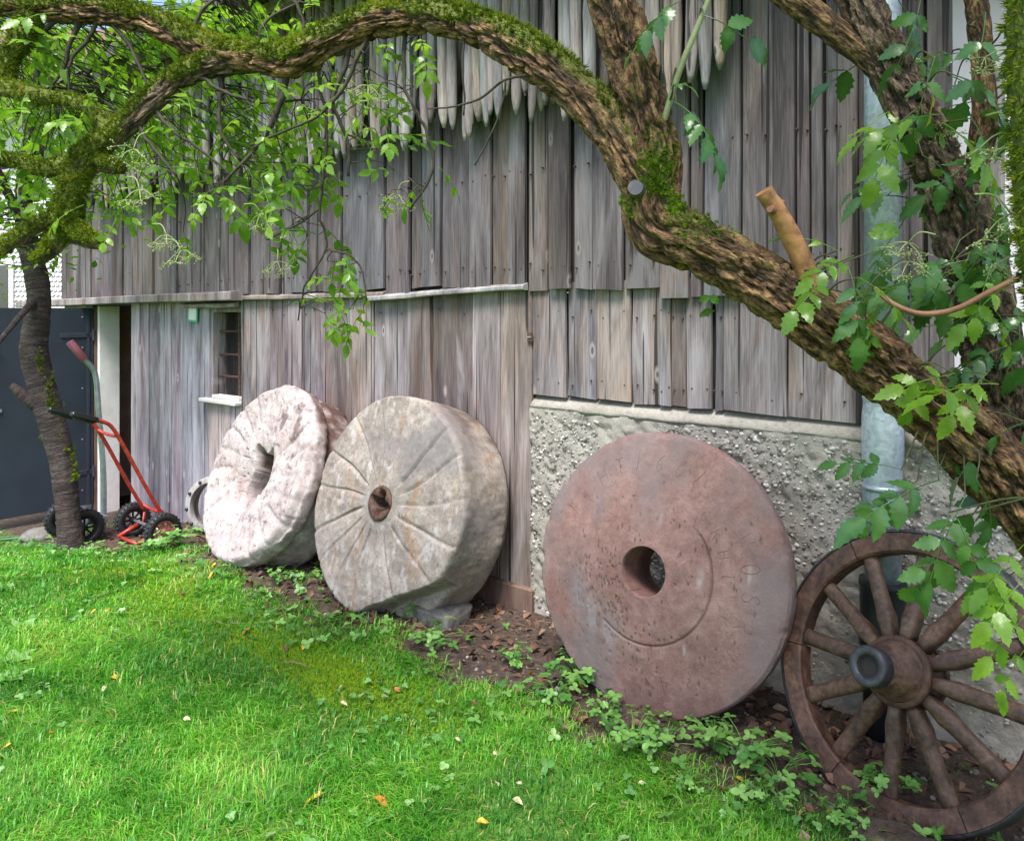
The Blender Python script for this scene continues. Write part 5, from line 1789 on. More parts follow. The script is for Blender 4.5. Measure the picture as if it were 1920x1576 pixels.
RL_ = [  # px, py, depth, dx, dy, dd, scale, meshes
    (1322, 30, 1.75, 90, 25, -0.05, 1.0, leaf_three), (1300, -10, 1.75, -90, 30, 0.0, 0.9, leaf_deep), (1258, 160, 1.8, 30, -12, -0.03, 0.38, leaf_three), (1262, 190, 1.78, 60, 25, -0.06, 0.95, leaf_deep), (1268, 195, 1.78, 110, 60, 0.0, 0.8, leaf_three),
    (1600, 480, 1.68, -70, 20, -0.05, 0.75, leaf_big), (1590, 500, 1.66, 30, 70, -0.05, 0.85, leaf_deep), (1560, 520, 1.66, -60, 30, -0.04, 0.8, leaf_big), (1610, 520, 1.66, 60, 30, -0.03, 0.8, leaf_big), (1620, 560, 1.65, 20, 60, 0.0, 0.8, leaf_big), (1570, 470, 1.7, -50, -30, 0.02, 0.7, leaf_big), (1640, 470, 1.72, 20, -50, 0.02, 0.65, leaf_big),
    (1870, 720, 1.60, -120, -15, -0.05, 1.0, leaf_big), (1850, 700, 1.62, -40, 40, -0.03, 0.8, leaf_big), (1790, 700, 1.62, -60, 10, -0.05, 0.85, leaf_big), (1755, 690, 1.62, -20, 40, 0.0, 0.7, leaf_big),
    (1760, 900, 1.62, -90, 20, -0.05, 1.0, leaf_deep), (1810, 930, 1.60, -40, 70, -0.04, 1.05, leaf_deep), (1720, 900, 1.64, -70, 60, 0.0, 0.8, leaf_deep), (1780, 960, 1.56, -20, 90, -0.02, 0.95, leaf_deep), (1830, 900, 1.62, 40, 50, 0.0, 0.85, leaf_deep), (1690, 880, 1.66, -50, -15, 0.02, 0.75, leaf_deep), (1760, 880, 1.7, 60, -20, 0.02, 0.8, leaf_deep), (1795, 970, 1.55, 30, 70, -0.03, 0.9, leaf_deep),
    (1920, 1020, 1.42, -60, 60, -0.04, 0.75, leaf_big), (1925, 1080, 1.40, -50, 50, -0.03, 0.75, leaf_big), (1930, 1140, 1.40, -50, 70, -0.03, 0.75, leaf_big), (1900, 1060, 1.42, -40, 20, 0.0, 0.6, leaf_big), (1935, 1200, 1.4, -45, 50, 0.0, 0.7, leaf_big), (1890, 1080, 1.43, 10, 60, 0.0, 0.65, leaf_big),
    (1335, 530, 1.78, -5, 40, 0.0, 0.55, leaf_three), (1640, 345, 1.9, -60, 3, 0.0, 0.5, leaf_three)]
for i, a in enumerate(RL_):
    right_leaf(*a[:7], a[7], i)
# the leafy mass on the right around the second stem
zones_r = [(1800, 150, 60, 50, 9, 1.75, 2.1, leaf_deep), (1760, 210, 60, 40, 8, 1.7, 2.0, leaf_big), (1880, 60, 40, 60, 5, 1.7, 2.0, leaf_deep), (1700, 40, 40, 40, 4, 1.9, 2.2, leaf_deep), (1720, 290, 50, 40, 5, 1.8, 2.15, leaf_deep), (1690, 380, 40, 50, 5, 1.95, 2.2, leaf_deep),
           (1870, 330, 40, 60, 7, 1.6, 1.9, leaf_deep), (1780, 470, 60, 40, 8, 1.65, 1.85, leaf_deep), (1870, 470, 40, 60, 9, 1.6, 1.9, leaf_deep), (1740, 560, 50, 50, 6, 1.75, 2.0, leaf_deep), (1900, 600, 30, 60, 7, 1.55, 1.8, leaf_deep), (1880, 540, 40, 50, 6, 1.6, 1.8, leaf_big), (1910, 780, 20, 60, 4, 1.55, 1.8, leaf_deep)]
tw2 = MB()
stem_nodes = np.concatenate([resample(np.array([at(*p) for p in pp]), np.ones(len(pp)), 0.03)[0] for pp in (
    [(1905, 870, 1.85), (1858, 650, 1.87), (1832, 520, 1.88), (1800, 405, 1.9), (1762, 318, 1.92), (1715, 220, 1.94), (1612, 0, 1.98)],
    [(1790, 375, 1.9), (1825, 320, 1.9), (1845, 230, 1.9), (1842, 110, 1.9), (1830, 0, 1.9)],
    [(2060, 950, 1.36), (1950, 640, 1.3), (1915, 420, 1.26), (1905, 200, 1.24), (1905, 0, 1.22)],
    [(1905, 930, 1.75), (1800, 812, 1.75), (1660, 695, 1.76), (1500, 578, 1.78)], [(1245, 225, 1.83), (1275, 130, 1.8), (1312, 40, 1.78), (1335, -20, 1.77)],
    [(2080, 1130, 1.75), (1930, 955, 1.75)])])
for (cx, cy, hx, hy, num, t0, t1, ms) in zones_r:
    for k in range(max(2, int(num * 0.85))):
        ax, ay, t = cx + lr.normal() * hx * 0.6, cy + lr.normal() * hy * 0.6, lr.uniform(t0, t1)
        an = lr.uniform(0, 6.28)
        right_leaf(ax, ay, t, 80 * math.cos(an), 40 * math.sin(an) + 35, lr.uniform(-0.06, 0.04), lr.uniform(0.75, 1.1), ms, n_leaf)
        RL_.append((ax, ay, t))
yl = right_leaf(1745, 165, 1.72, 25, 50, 0.0, 0.85, [mk_leaf_mesh((777, 0, 0.07, 0.02, 0.4, 0.5), M_leaf_yel)], 0)
RL_.append((1745, 165, 1.72))
for a in RL_:
    p = at(*a[:3])
    i = np.linalg.norm(stem_nodes - p, axis=1).argmin()
    q = stem_nodes[i]
    midp = (p + q) / 2 + np.array([0, 0, 0.03]) + lr.normal(size=3) * 0.015
    tw2.tube(catmull([q, midp, p], 5), np.linspace(0.0032, 0.0013, 11), 5)
tag(in_tree(tw2.build('twigs', M_greentwig, smooth=True)), kind='stuff')


# --- umbels of green berries
def umbel_mesh(seed, size=0.07):
    r = random.Random(seed)
    mb = MB()
    v0, f0 = ico(0)
    mb.tube(catmull([(0.05, 0.01, 0.035), (0.02, 0, 0.032), (0, 0, 0)], 4), 0.0018, 5)
    for k in range(5):
        a = k * 1.256 + r.uniform(-.2, .2)
        e = np.array([math.cos(a) * size * 0.6, math.sin(a) * size * 0.6, -size * r.uniform(0.15, 0.6)])
        mb.tube(catmull([(0, 0, 0), e * 0.5 + np.array([0, 0, 0.006]), e], 3), 0.0012, 5)
        for j in range(5):
            b = j * 1.256 + r.random()
            e2 = e + np.array([math.cos(b), math.sin(b), r.uniform(-0.9, 0.2)]) * size * 0.28
            mb.tube([e, e2], 0.0007, 4)
            for q in range(3):
                c = e2 + np.array([r.gauss(0, 1), r.gauss(0, 1), r.gauss(0, 1)]) * size * 0.07
                mb.add(v0 * 0.0021 + c, [f0])
                mb.tube([e2, c], 0.0005, 3, False)
    m_ = mb.mesh('flower_cluster', smooth=True)
    m_.materials.append(M_umbel)
    return m_


umb = [umbel_mesh(i) for i in range(3)]
for i, (x, y, t, sc) in enumerate([(1703, 455, 1.7, 0.95), (1705, 490, 1.7, 0.8), (1895, 95, 1.35, 0.95), (1890, 245, 1.3, 1.0), (1895, 400, 1.3, 1.0), (1765, 250, 1.9, 0.8), (262, 355, 2.3, 1.0), (312, 440, 2.3, 0.9), (340, 470, 2.3, 0.9), (250, 280, 2.3, 1.1), (745, 365, 2.3, 0.9), (690, 160, 2.2, 1.0), (490, 400, 2.4, 0.9), (520, 490, 2.4, 0.8), (1910, 480, 1.35, 0.9)]):
    o = bpy.data.objects.new('flower_cluster', umb[i % 3])
    link(o)
    o.parent = elder
    o.matrix_parent_inverse = Matrix.Translation(-Vector(elder_base))
    o.matrix_basis = Matrix.Translation(Vector(at(x, y, t))) @ Matrix.Rotation(lr.uniform(-0.5, 0.5), 4, 'X') @ Matrix.Rotation(lr.uniform(0, 6), 4, 'Z') @ Matrix.Scale(sc, 4)


def leaf_cloud(name, pts, LL, mat, seed, parent_add, kindv='stuff', var=None):
    r = np.random.default_rng(seed)
    base = [leaflet_arrays(1.0, 0.52, 0.2, 0.35, 900 + i, K=5, serr=0.0) for i in range(3)]
    Vs, Fs, vs_, off = [], [], [], 0
    for b in range(3):
        sel = pts[b::3]
        k = len(sel)
        N = np.array([0, -0.1, 1.0]) + r.normal(size=(k, 3)) * 0.55
        Mx = basis_from_normal(N, r) * (LL * r.uniform(0.6, 1.25, k))[:, None, None]
        V, F, v = scatter(base[b][0], base[b][1], Mx, sel, r.random(k))
        Vs.append(V); Fs.append(F + off); vs_.append(v); off += len(V)
    o = parent_add(obj(name, mesh_np(name, np.concatenate(Vs), np.concatenate(Fs), {'v': np.concatenate(vs_)}), mat))
    return tag(o, kind=kindv)


# the elder's crown above the picture (it shades the right of the yard)
r = np.random.default_rng(5)
ccen = np.stack([r.uniform(-1.0, 2.8, 60), r.uniform(-0.6, 2.3, 60), r.uniform(3.1, 4.3, 60)], -1)
ccen = ccen[(ccen[:, 0] > -0.5 + 0.3 * ccen[:, 1])]
pts = (ccen[r.integers(0, len(ccen), 3400)] + r.normal(size=(3400, 3)) * np.array([0.24, 0.24, 0.14]))
pts = pts[pts[:, 2] > 2.75 + 0.05 * pts[:, 1]]
leaf_cloud('crown', pts, 0.085, M_crown, 6, in_tree)
cb = MB()
for c in ccen:
    hub_ = at(1080, -420, 1.95) if c[0] < 1.2 else at(1560, -150, 2.0)
    cb.tube(catmull([hub_, (hub_ + c) / 2 + r.normal(size=3) * 0.08 + np.array([0, 0, 0.15]), c], 5), np.linspace(0.012, 0.004, 11), 6)
tag(in_tree(cb.build('crown_branches', M_bark_dark, smooth=True)), kind='stuff')

# ------------------------------------------------------------------ thin plum tree on the left
pb0 = at(132, 1040, 5.95)
pb0[2] = float(ground_z(pb0[0], pb0[1]))
plum = empty('plum_tree', tuple(pb0))
tag(plum, 'slender crooked dark trunked tree standing in front of the blue door', 'tree')


def in_plum(o):
    o.parent = plum
    o.matrix_parent_inverse = Matrix.Translation(-Vector(pb0))
    return o


limb('trunk', [(134, 1065, 5.95, 34), (133, 1030, 5.95, 25), (128, 965, 5.95, 20), (118, 880, 5.95, 21), (98, 790, 5.95, 23), (76, 720, 5.95, 24), (64, 655, 5.95, 24), (70, 600, 5.95, 22), (74, 560, 5.95, 20), (68, 515, 5.95, 19), (50, 440, 5.95, 16), (45, 340, 5.9, 13), (60, 220, 5.85, 10), (70, 100, 5.8, 7), (75, -20, 5.8, 4)],
     M_bark_plum, 36, 0.016, 0.08, moss=lambda u: (0.4 if 0.15 < u < 0.4 else 0.0, 0.5), tufts=250, tuft_size=0.02, seed=40, tree_add=in_plum, knob=0.05)
limb('branch_stub', [(88, 768, 5.95, 15), (62, 755, 5.9, 12), (40, 738, 5.87, 10), (20, 722, 5.85, 7)], M_bark_plum, 14, 0.02, 0.12, seed=41, tree_add=in_plum)
PBR = [[(68, 560, 5.95, 9), (40, 590, 5.7, 6), (-10, 650, 5.5, 4)], [(60, 500, 5.95, 10), (110, 400, 5.8, 7), (200, 280, 5.6, 5), (270, 200, 5.5, 3)], [(50, 440, 5.95, 10), (0, 330, 5.8, 7), (-60, 200, 5.7, 5)], [(46, 340, 5.9, 9), (120, 200, 6.0, 6), (190, 100, 6.1, 4), (240, 30, 6.1, 3)], [(60, 220, 5.85, 8), (0, 120, 6.0, 5), (-60, 40, 6.0, 4)], [(68, 570, 5.95, 6), (30, 600, 6.0, 3), (0, 640, 6.0, 2)]]
pn = []
for i, pp in enumerate(PBR):
    C, _ = limb('branch', pp, M_bark_plum, 12, 0.03, 0.1, seed=50 + i, tree_add=in_plum)
    pn.append(C)
pn = np.concatenate(pn + [np.array([at(*p[:3]) for p in [(50, 440, 5.95), (45, 340, 5.9), (60, 220, 5.85), (70, 100, 5.8)]])])
r = np.random.default_rng(8)
cl = pn[r.integers(0, len(pn), 150)] + r.normal(size=(150, 3)) * np.array([0.26, 0.35, 0.22])
cl = cl[cl[:, 2] > 1.95 + 0.35 * np.clip(cl[:, 0] + 3.6, 0, 2)]
pts = cl[r.integers(0, len(cl), 2600)] + r.normal(size=(2600, 3)) * 0.13
leaf_cloud('crown', pts, 0.075, M_crown, 9, in_plum)
pw_ = MB()
for c in cl:
    q = pn[np.linalg.norm(pn - c, axis=1).argmin()]
    pw_.tube(catmull([q, (q + c) / 2 + r.normal(size=3) * 0.04, c], 4), np.linspace(0.007, 0.003, 9), 5)
tag(in_plum(pw_.build('twigs', M_twig, smooth=True)), kind='stuff')

# ------------------------------------------------------------------ lawn
def scatter_ground(n, d0, d1, s0, s1, r):
    s = r.uniform(s0, s1, n)
    d = r.uniform(d0, d1, n)
    P = OO[None] + s[:, None] * e1[None] + d[:, None] * nn[None]
    return P, s, d


def in_view(P, mx=0.12):
    u = P[:, 0] / np.maximum(P[:, 1], 0.01)
    return (P[:, 1] > 1.9) & (u > -0.64 - mx) & (u < 0.64 + mx)


gr_ = np.random.default_rng(11)
NB = 1100000
P, s_a, d_a = scatter_ground(NB, 0.55, 5.2, -10.5, 0.4, gr_)
t_a = P[:, 1]
edge = 0.80 + (fbm(np.stack([P[:, 0] * 4, P[:, 1] * 4, P[:, 0] * 0], -1), 15, 3) - 0.5) * 0.6 + np.clip(-5.4 - s_a, 0, 3) * 0.22
keep = in_view(P, 0.5) & (in_view(P) | (gr_.random(NB) < 0.45)) & (gr_.random(NB) < np.clip((2.9 / t_a) ** 1.5, 0, 1)) & (gr_.random(NB) < sm(d_a, edge - 0.12, edge + 0.10))
q2 = np.stack([P[:, 0], P[:, 1], P[:, 0] * 0], -1)
thin = fbm(q2 * 2.2, 16, 3)
mossy = np.exp(-(((s_a + 2.95) / 0.55) ** 2 + ((d_a - 1.18) / 0.2) ** 2)) + 0.5 * np.exp(-(((s_a + 4.6) / 1.0) ** 2 + ((d_a - 1.25) / 0.18) ** 2))
keep &= gr_.random(NB) < np.clip(1 - 0.9 * mossy, 0.05, 1) * np.clip((thin - 0.25) * 3.2, 0.4, 1)
P, thin, mossy, d_a, t_a = P[keep], thin[keep], mossy[keep], d_a[keep], t_a[keep]
if len(P) > 300000:
    P, thin, mossy, d_a, t_a = [a[:300000] for a in (P, thin, mossy, d_a, t_a)]
k = len(P)
P[:, 2] = ground_z(P[:, 0], P[:, 1]) - 0.004
tall = fbm(np.stack([P[:, 0] * 3, P[:, 1] * 3, P[:, 0] * 0], -1), 18, 3)
hgt = (0.016 + 0.058 * tall ** 1.3) * gr_.uniform(0.4, 1.6, k) * np.where(d_a < 1.15, 0.8, 1.0)
wid = gr_.uniform(0.0010, 0.0030, k) * np.clip(t_a / 3.2, 0.85, 2.2)
az = gr_.uniform(0, 2 * math.pi, k) * 0.8 + 6.0 * fbm(np.stack([P[:, 0] * 5, P[:, 1] * 5, P[:, 0] * 0], -1), 26, 2)
bend = gr_.uniform(0.15, 1.7, k)
dx = np.stack([np.cos(az), np.sin(az), az * 0], -1)
sd = np.stack([-np.sin(az), np.cos(az), az * 0], -1) * wid[:, None]
m1 = P + dx * (hgt * bend * 0.28)[:, None] + up[None] * (hgt * 0.58)[:, None]
m2 = P + dx * (hgt * bend * 0.95)[:, None] + up[None] * (hgt * (1.0 - 0.36 * bend))[:, None]
V = np.stack([P - sd, P + sd, m1 + sd * 0.8, m1 - sd * 0.8, m2], 1).reshape(-1, 3)
b5 = np.arange(k)[:, None] * 5
F4 = b5 + np.array([[0, 1, 2, 3]])
F3 = b5 + np.array([[3, 2, 4]])
patch = fbm(np.stack([P[:, 0] * 1.6, P[:, 1] * 1.6, P[:, 0] * 0], -1), 19, 3)
patch2 = fbm(np.stack([P[:, 0] * 7, P[:, 1] * 7, P[:, 0] * 0], -1), 25, 2)
gv_ = np.clip(gr_.normal(0.38, 0.2, k) + (patch - 0.5) * 1.3 + (patch2 - 0.5) * 0.7, 0, 0.95)
gv_ = np.where(gr_.random(k) < 0.05, 1.0, gv_)
tag(obj('grass', mesh_np('grass', V, [F4, F3], {'v': np.repeat(gv_, 5)}), M_grass), 'short bright green lawn grass filling the foreground', 'grass', kind='stuff')

# moss cushions in the lawn edge
kk = 70000
P, s_a, d_a = scatter_ground(kk, 0.8, 1.7, -6.0, -1.9, gr_)
mossy = np.exp(-(((s_a + 2.95) / 0.55) ** 2 + ((d_a - 1.18) / 0.2) ** 2)) + 0.45 * np.exp(-(((s_a + 4.6) / 1.0) ** 2 + ((d_a - 1.25) / 0.18) ** 2))
P = P[gr_.random(kk) < mossy]
P[:, 2] = ground_z(P[:, 0], P[:, 1]) + 0.002
kk = len(P)
Mx = basis_from_normal(np.array([0, 0, 1.0]) + gr_.normal(size=(kk, 3)) * 0.4, gr_) * (0.013 * gr_.uniform(0.6, 1.4, kk))[:, None, None]
V, F, v = scatter(tuft_V, tuft_F, Mx, P, np.clip(gr_.normal(0.4, 0.18, kk), 0, 0.85))
tag(obj('lawn_moss', mesh_np('lawn_moss', V, F, {'v': v}, smooth=False), M_lawnmoss), 'yellow green moss cushion at the edge of the lawn', 'moss', kind='stuff')


# clover and small round leaved weeds in the lawn
def trefoil(seed, n=3, L=0.02, stalk=0.04, round_=0.85):
    r = random.Random(seed)
    Vs, Fs, off = [], [], 0
    for k in range(n):
        V, F, _ = leaflet_arrays(L, L * round_, 0.2, 0.2, r.randrange(999), K=5, serr=0.0, blunt=True)
        V = V @ (rot_z(k * 2 * math.pi / n + r.uniform(-.15, .15)) @ rot_y(-0.15)).T + np.array([0, 0, stalk])
        Vs.append(V); Fs.append(F + off); off += len(V)
    V, F, _ = tube_arrays(np.array([(0, 0, 0), (0.003, 0.002, stalk * 0.5), (0, 0, stalk)]), 0.0009, 3)
    Vs.append(V); Fs.append(F + off)
    return np.concatenate(Vs), np.concatenate(Fs)


kk = 5200
P, s_a, d_a = scatter_ground(kk, 0.85, 3.8, -8.5, -0.5, gr_)
cln = fbm(np.stack([P[:, 0] * 2.6, P[:, 1] * 2.6, P[:, 0] * 0], -1), 23, 3)
P = P[in_view(P) & (cln > 0.53) & (gr_.random(kk) < 0.8)]
kk = len(P)
P[:, 2] = ground_z(P[:, 0], P[:, 1])
tv, tf = trefoil(1, 3, 0.017, 0.034, 1.0)
Mx = basis_from_normal(np.array([0, 0, 1.0]) + gr_.normal(size=(kk, 3)) * 0.3, gr_) * gr_.uniform(0.45, 1.15, kk)[:, None, None]
V, F, v = scatter(tv, tf, Mx, P, gr_.random(kk))
tag(obj('clover', mesh_np('clover', V, F, {'v': v}), M_clover), 'small pale clover leaves scattered through the lawn', 'clover', kind='stuff')


# leafy plants along the strip of soil
def plant_mesh(seed, n=11, spread=0.09, L=0.03):
    r = random.Random(seed)
    Vs, Fs, vs_, off = [], [], [], 0
    for k in range(n):
        tv_, tf_ = trefoil(r.randrange(9999), r.choice([3, 3, 5]), L * r.uniform(0.7, 1.2), 0.0, 0.72)
        a = r.uniform(0, 6.28)
        rad = spread * math.sqrt(r.random())
        h = r.uniform(0.03, 0.085)
        top = np.array([rad * math.cos(a), rad * math.sin(a), h])
        tilt = rot_z(a) @ rot_y(r.uniform(0.0, 0.7)) @ rot_z(r.uniform(0, 6.28))
        V = tv_ @ tilt.T + top
        Vs.append(V); Fs.append(tf_ + off); vs_.append(np.full(len(V), r.random())); off += len(V)
        V, F, _ = tube_arrays(catmull([(0, 0, -0.005), top * np.array([0.4, 0.4, 0.7]), top], 3), 0.0012, 4)
        Vs.append(V); Fs.append(F + off); vs_.append(np.full(len(V), 0.7)); off += len(V)
    m_ = mesh_np('leafy_weed', np.concatenate(Vs), np.concatenate(Fs), {'v': np.concatenate(vs_)})
    m_.materials.append(M_weed)
    return m_


weeds = [plant_mesh(i, 17 + 2 * (i % 5), 0.085 + 0.018 * (i % 3), 0.019 + 0.004 * (i % 3)) for i in range(6)]
weed_spots = [
    (770, 1150, 1.0, 'leafy green weed growing against the chipped foot of the furrowed millstone'),
    (800, 1125, 0.8, 'small green weed between the furrowed millstone and the stone block'),
    (815, 1200, 1.0, 'leafy weed on the soil below the stone block'),
    (960, 1240, 0.9, 'low weed in the soil left of the red millstone'),
    (1085, 1275, 1.25, 'taller leafy weed touching the lower left rim of the red millstone'),
    (1040, 1300, 0.9, 'low weed on the soil below the left rim of the red millstone'),
    (1130, 1345, 1.0, 'leafy weed below the foot of the red millstone, leftmost of three'),
    (1190, 1390, 1.15, 'leafy weed below the foot of the red millstone, middle of three'),
    (1245, 1400, 1.0, 'leafy weed below the foot of the red millstone, rightmost of three'),
    (1340, 1400, 1.1, 'leafy weed between the red millstone and the cart wheel, nearest the millstone'),
    (1400, 1420, 1.25, 'broad leafy weed midway between the red millstone and the cart wheel'),
    (1460, 1455, 1.0, 'leafy weed beside the left rim of the cart wheel'),
    (1290, 1475, 0.7, 'tiny weed on bare soil at the lawn edge'),
    (1440, 1505, 0.75, 'small weed at the lawn edge in front of the cart wheel'),
    (1590, 1535, 0.7, 'small weed with a yellow leaf in front of the cart wheel rim'),
    (1672, 1490, 1.1, 'green weed growing inside the cart wheel below its hub'),
    (335, 1015, 1.3, 'bushy green weed between the red hand truck and the pale millstone'),
    (310, 1022, 1.1, 'bushy green weed in front of the red hand truck tyre'),
    (520, 1080, 0.9, 'small weed in front of the pale millstone, right of its foot'),
    (570, 1085, 0.8, 'small weed between the pale and the furrowed millstone')]


def gpt(px, py):
    z = 0.0
    for _ in range(4):
        t = (EYE - z) * FOC / (py - HY)
        x = (px - CX) / FOC * t
        z = float(ground_z(x, t))
    return (x, t, z)


for i, (px, py, sc, lb) in enumerate(weed_spots):
    p = gpt(px, py + 8)
    o = obj('leafy_weed', weeds[i % 6], None, None, p, (0, 0, lr.uniform(0, 6)), (sc * 1.1,) * 3)
    tag(o, lb, 'weed', 'leafy weeds along the strip of soil')
kk = 900
P, s_a, d_a = scatter_ground(kk, 0.25, 1.15, -7.6, -0.3, gr_)
ok = (fbm(np.stack([P[:, 0] * 2.5, P[:, 1] * 2.5, P[:, 0] * 0], -1), 29, 3) + 0.25 * (d_a - 0.5) > 0.5)
P = P[ok]
kk = len(P)
P[:, 2] = ground_z(P[:, 0], P[:, 1])
tv, tf = trefoil(7, 3, 0.024, 0.035, 0.75)
Mx = basis_from_normal(np.array([0, 0, 1.0]) + gr_.normal(size=(kk, 3)) * 0.35, gr_) * gr_.uniform(0.6, 1.4, kk)[:, None, None]
V, F, v = scatter(tv, tf, Mx, P, gr_.random(kk))
tag(obj('seedlings', mesh_np('seedlings', V, F, {'v': v}), M_weed), 'small green seedlings dotted over the bare soil', 'seedlings', kind='stuff')

# broad pale leaves at the far left of the lawn
bl = []
for i, (px, py) in enumerate([(38, 1180), (28, 1240), (20, 1275)]):
    mb = MB()
    for k in range(5):
        V, F, _ = leaflet_arrays(0.10, 0.055, 0.2, 0.5, 70 + i * 5 + k, K=7, serr=0.0)
        V = V @ (rot_z(k * 1.25 + i) @ rot_y(-0.5)).T
        mb.add(V, [F])
    m_ = mb.mesh('broadleaf_plant', smooth=True)
    m_.attributes.new('v', 'FLOAT', 'POINT').data.foreach_set('value', np.full(len(m_.vertices), 0.9, np.float32))
    o = obj('broadleaf_plant', m_, M_clover, None, gpt(px, py))
    tag(o, ['pale broad leaved rosette at the left edge of the lawn, farthest of three', 'pale broad leaved rosette at the left edge of the lawn, middle of three', 'pale broad leaved rosette at the left edge of the lawn, nearest of three'][i], 'plant', 'broad leaved rosettes in the lawn')

# ------------------------------------------------------------------ soil litter
kk = 2600
P, s_a, d_a = scatter_ground(kk, 0.02, 1.0, -7.4, 0.6, gr_)
P[:, 2] = ground_z(P[:, 0], P[:, 1]) + 0.001
sz = 0.003 + 0.010 * gr_.random(kk) ** 3
V, F, v = scatter(ico(0)[0], ico(0)[1], rand_rot(kk, gr_) * sz[:, None, None] * gr_.uniform(0.6, 1.2, (kk, 1, 3)), P, gr_.random(kk))
tag(obj('gravel', mesh_np('gravel', V, F, {'v': v}, smooth=False), M_gravel), 'small stones and crumbs lying on the bare soil', 'gravel', kind='stuff')
kk = 3000
P, s_a, d_a = scatter_ground(kk, 0.03, 0.95, -6.6, 0.5, gr_)
den = 0.25 + 1.0 * np.exp(-(((s_a + 0.95) / 0.45) ** 2)) * np.exp(-((d_a - 0.25) / 0.35) ** 2) + 0.5 * np.exp(-((s_a + 2.75) / 0.4) ** 2 - ((d_a - 0.3) / 0.3) ** 2) + 0.35 * np.exp(-((s_a + 3.9) / 0.5) ** 2 - ((d_a - 0.7) / 0.2) ** 2)
P = P[gr_.random(kk) < den]
kk = len(P)
P[:, 2] = ground_z(P[:, 0], P[:, 1]) + gr_.uniform(0.002, 0.018, kk)
lv, lf, _ = leaflet_arrays(1.0, 0.55, 0.45, 0.9, 31, K=5, serr=0.05)
Mx = basis_from_normal(np.array([0, 0, 1.0]) + gr_.normal(size=(kk, 3)) * 0.6, gr_) * (gr_.uniform(0.025, 0.07, kk))[:, None, None]
V, F, v = scatter(lv - np.array([0.5, 0, 0]), lf, Mx, P, np.clip(gr_.normal(0.42, 0.22, kk), 0, 1))
tag(obj('leaf_litter', mesh_np('leaf_litter', V, F, {'v': v}), M_litter), 'dry brown leaf litter on the soil along the wall', 'leaf litter', kind='stuff')
kk = 420
P, s_a, d_a = scatter_ground(kk, 0.03, 1.05, -6.0, 0.3, gr_)
st = MB()
for p in P:
    z = float(ground_z(p[0], p[1])) + 0.006
    a, L = gr_.uniform(0, 6.28), gr_.uniform(0.02, 0.09)
    st.tube([(p[0], p[1], z), (p[0] + math.cos(a) * L, p[1] + math.sin(a) * L, z + gr_.uniform(-0.004, 0.012))], gr_.uniform(0.0008, 0.002), 4)
mst = st.mesh('straw')
mst.attributes.new('v', 'FLOAT', 'POINT').data.foreach_set('value', gr_.uniform(0.3, 1.0, len(mst.vertices)).astype(np.float32))
tag(obj('straw', mst, M_litter), 'dry stalks and straw lying on the soil', 'straw', kind='stuff')

# ------------------------------------------------------------------ fallen leaves one can pick out
def fallen_mat(name, c):
    m, nt, b = new_mat(name)
    n = noise(nt, coords(nt, (60,) * 3), 1.0, 3)
    setc(nt, b, mixc(nt, ramp(nt, n, [(0.45, 0.0), (0.62, 0.9)]), c, tuple(x * 0.45 for x in c)))
    b.inputs['Roughness'].default_value = 0.55
    return m


FM = {'yellow': fallen_mat('yellow_fallen_leaf', (0.62, 0.42, 0.04)), 'orange': fallen_mat('orange_fallen_leaf', (0.55, 0.17, 0.03)), 'cream': fallen_mat('cream_fallen_leaf', (0.55, 0.52, 0.28)), 'brown': fallen_mat('brown_fallen_leaf', (0.16, 0.06, 0.035))}
fl_me = {}
for c in FM:
    for i in range(2):
        V, F, _ = leaflet_arrays(0.05, 0.027, 0.35, 0.7, 60 + i, K=8, serr=0.05)
        m_ = mesh_np('fallen_leaf', V - np.array([0.025, 0, 0]), F)
        m_.materials.append(FM[c])
        fl_me[(c, i)] = m_
big_labels = {(587, 1510): 'largest bright yellow fallen leaf, in the near lawn', (718, 1520): 'curled orange fallen leaf in the near lawn beside the yellow one', (1262, 1392): 'orange fallen leaf on a leafy weed below the red millstone', (400, 1062): 'yellow fallen leaf at the foot of the pale millstone',
              (535, 1225): 'curled dark brown fallen leaf at the mossy lawn edge', (570, 1222): 'yellow fallen leaf in the moss at the lawn edge', (1558, 1528): 'yellow fallen leaf in front of the cart wheel rim', (995, 1265): 'yellow green fallen leaf on the soil left of the red millstone'}
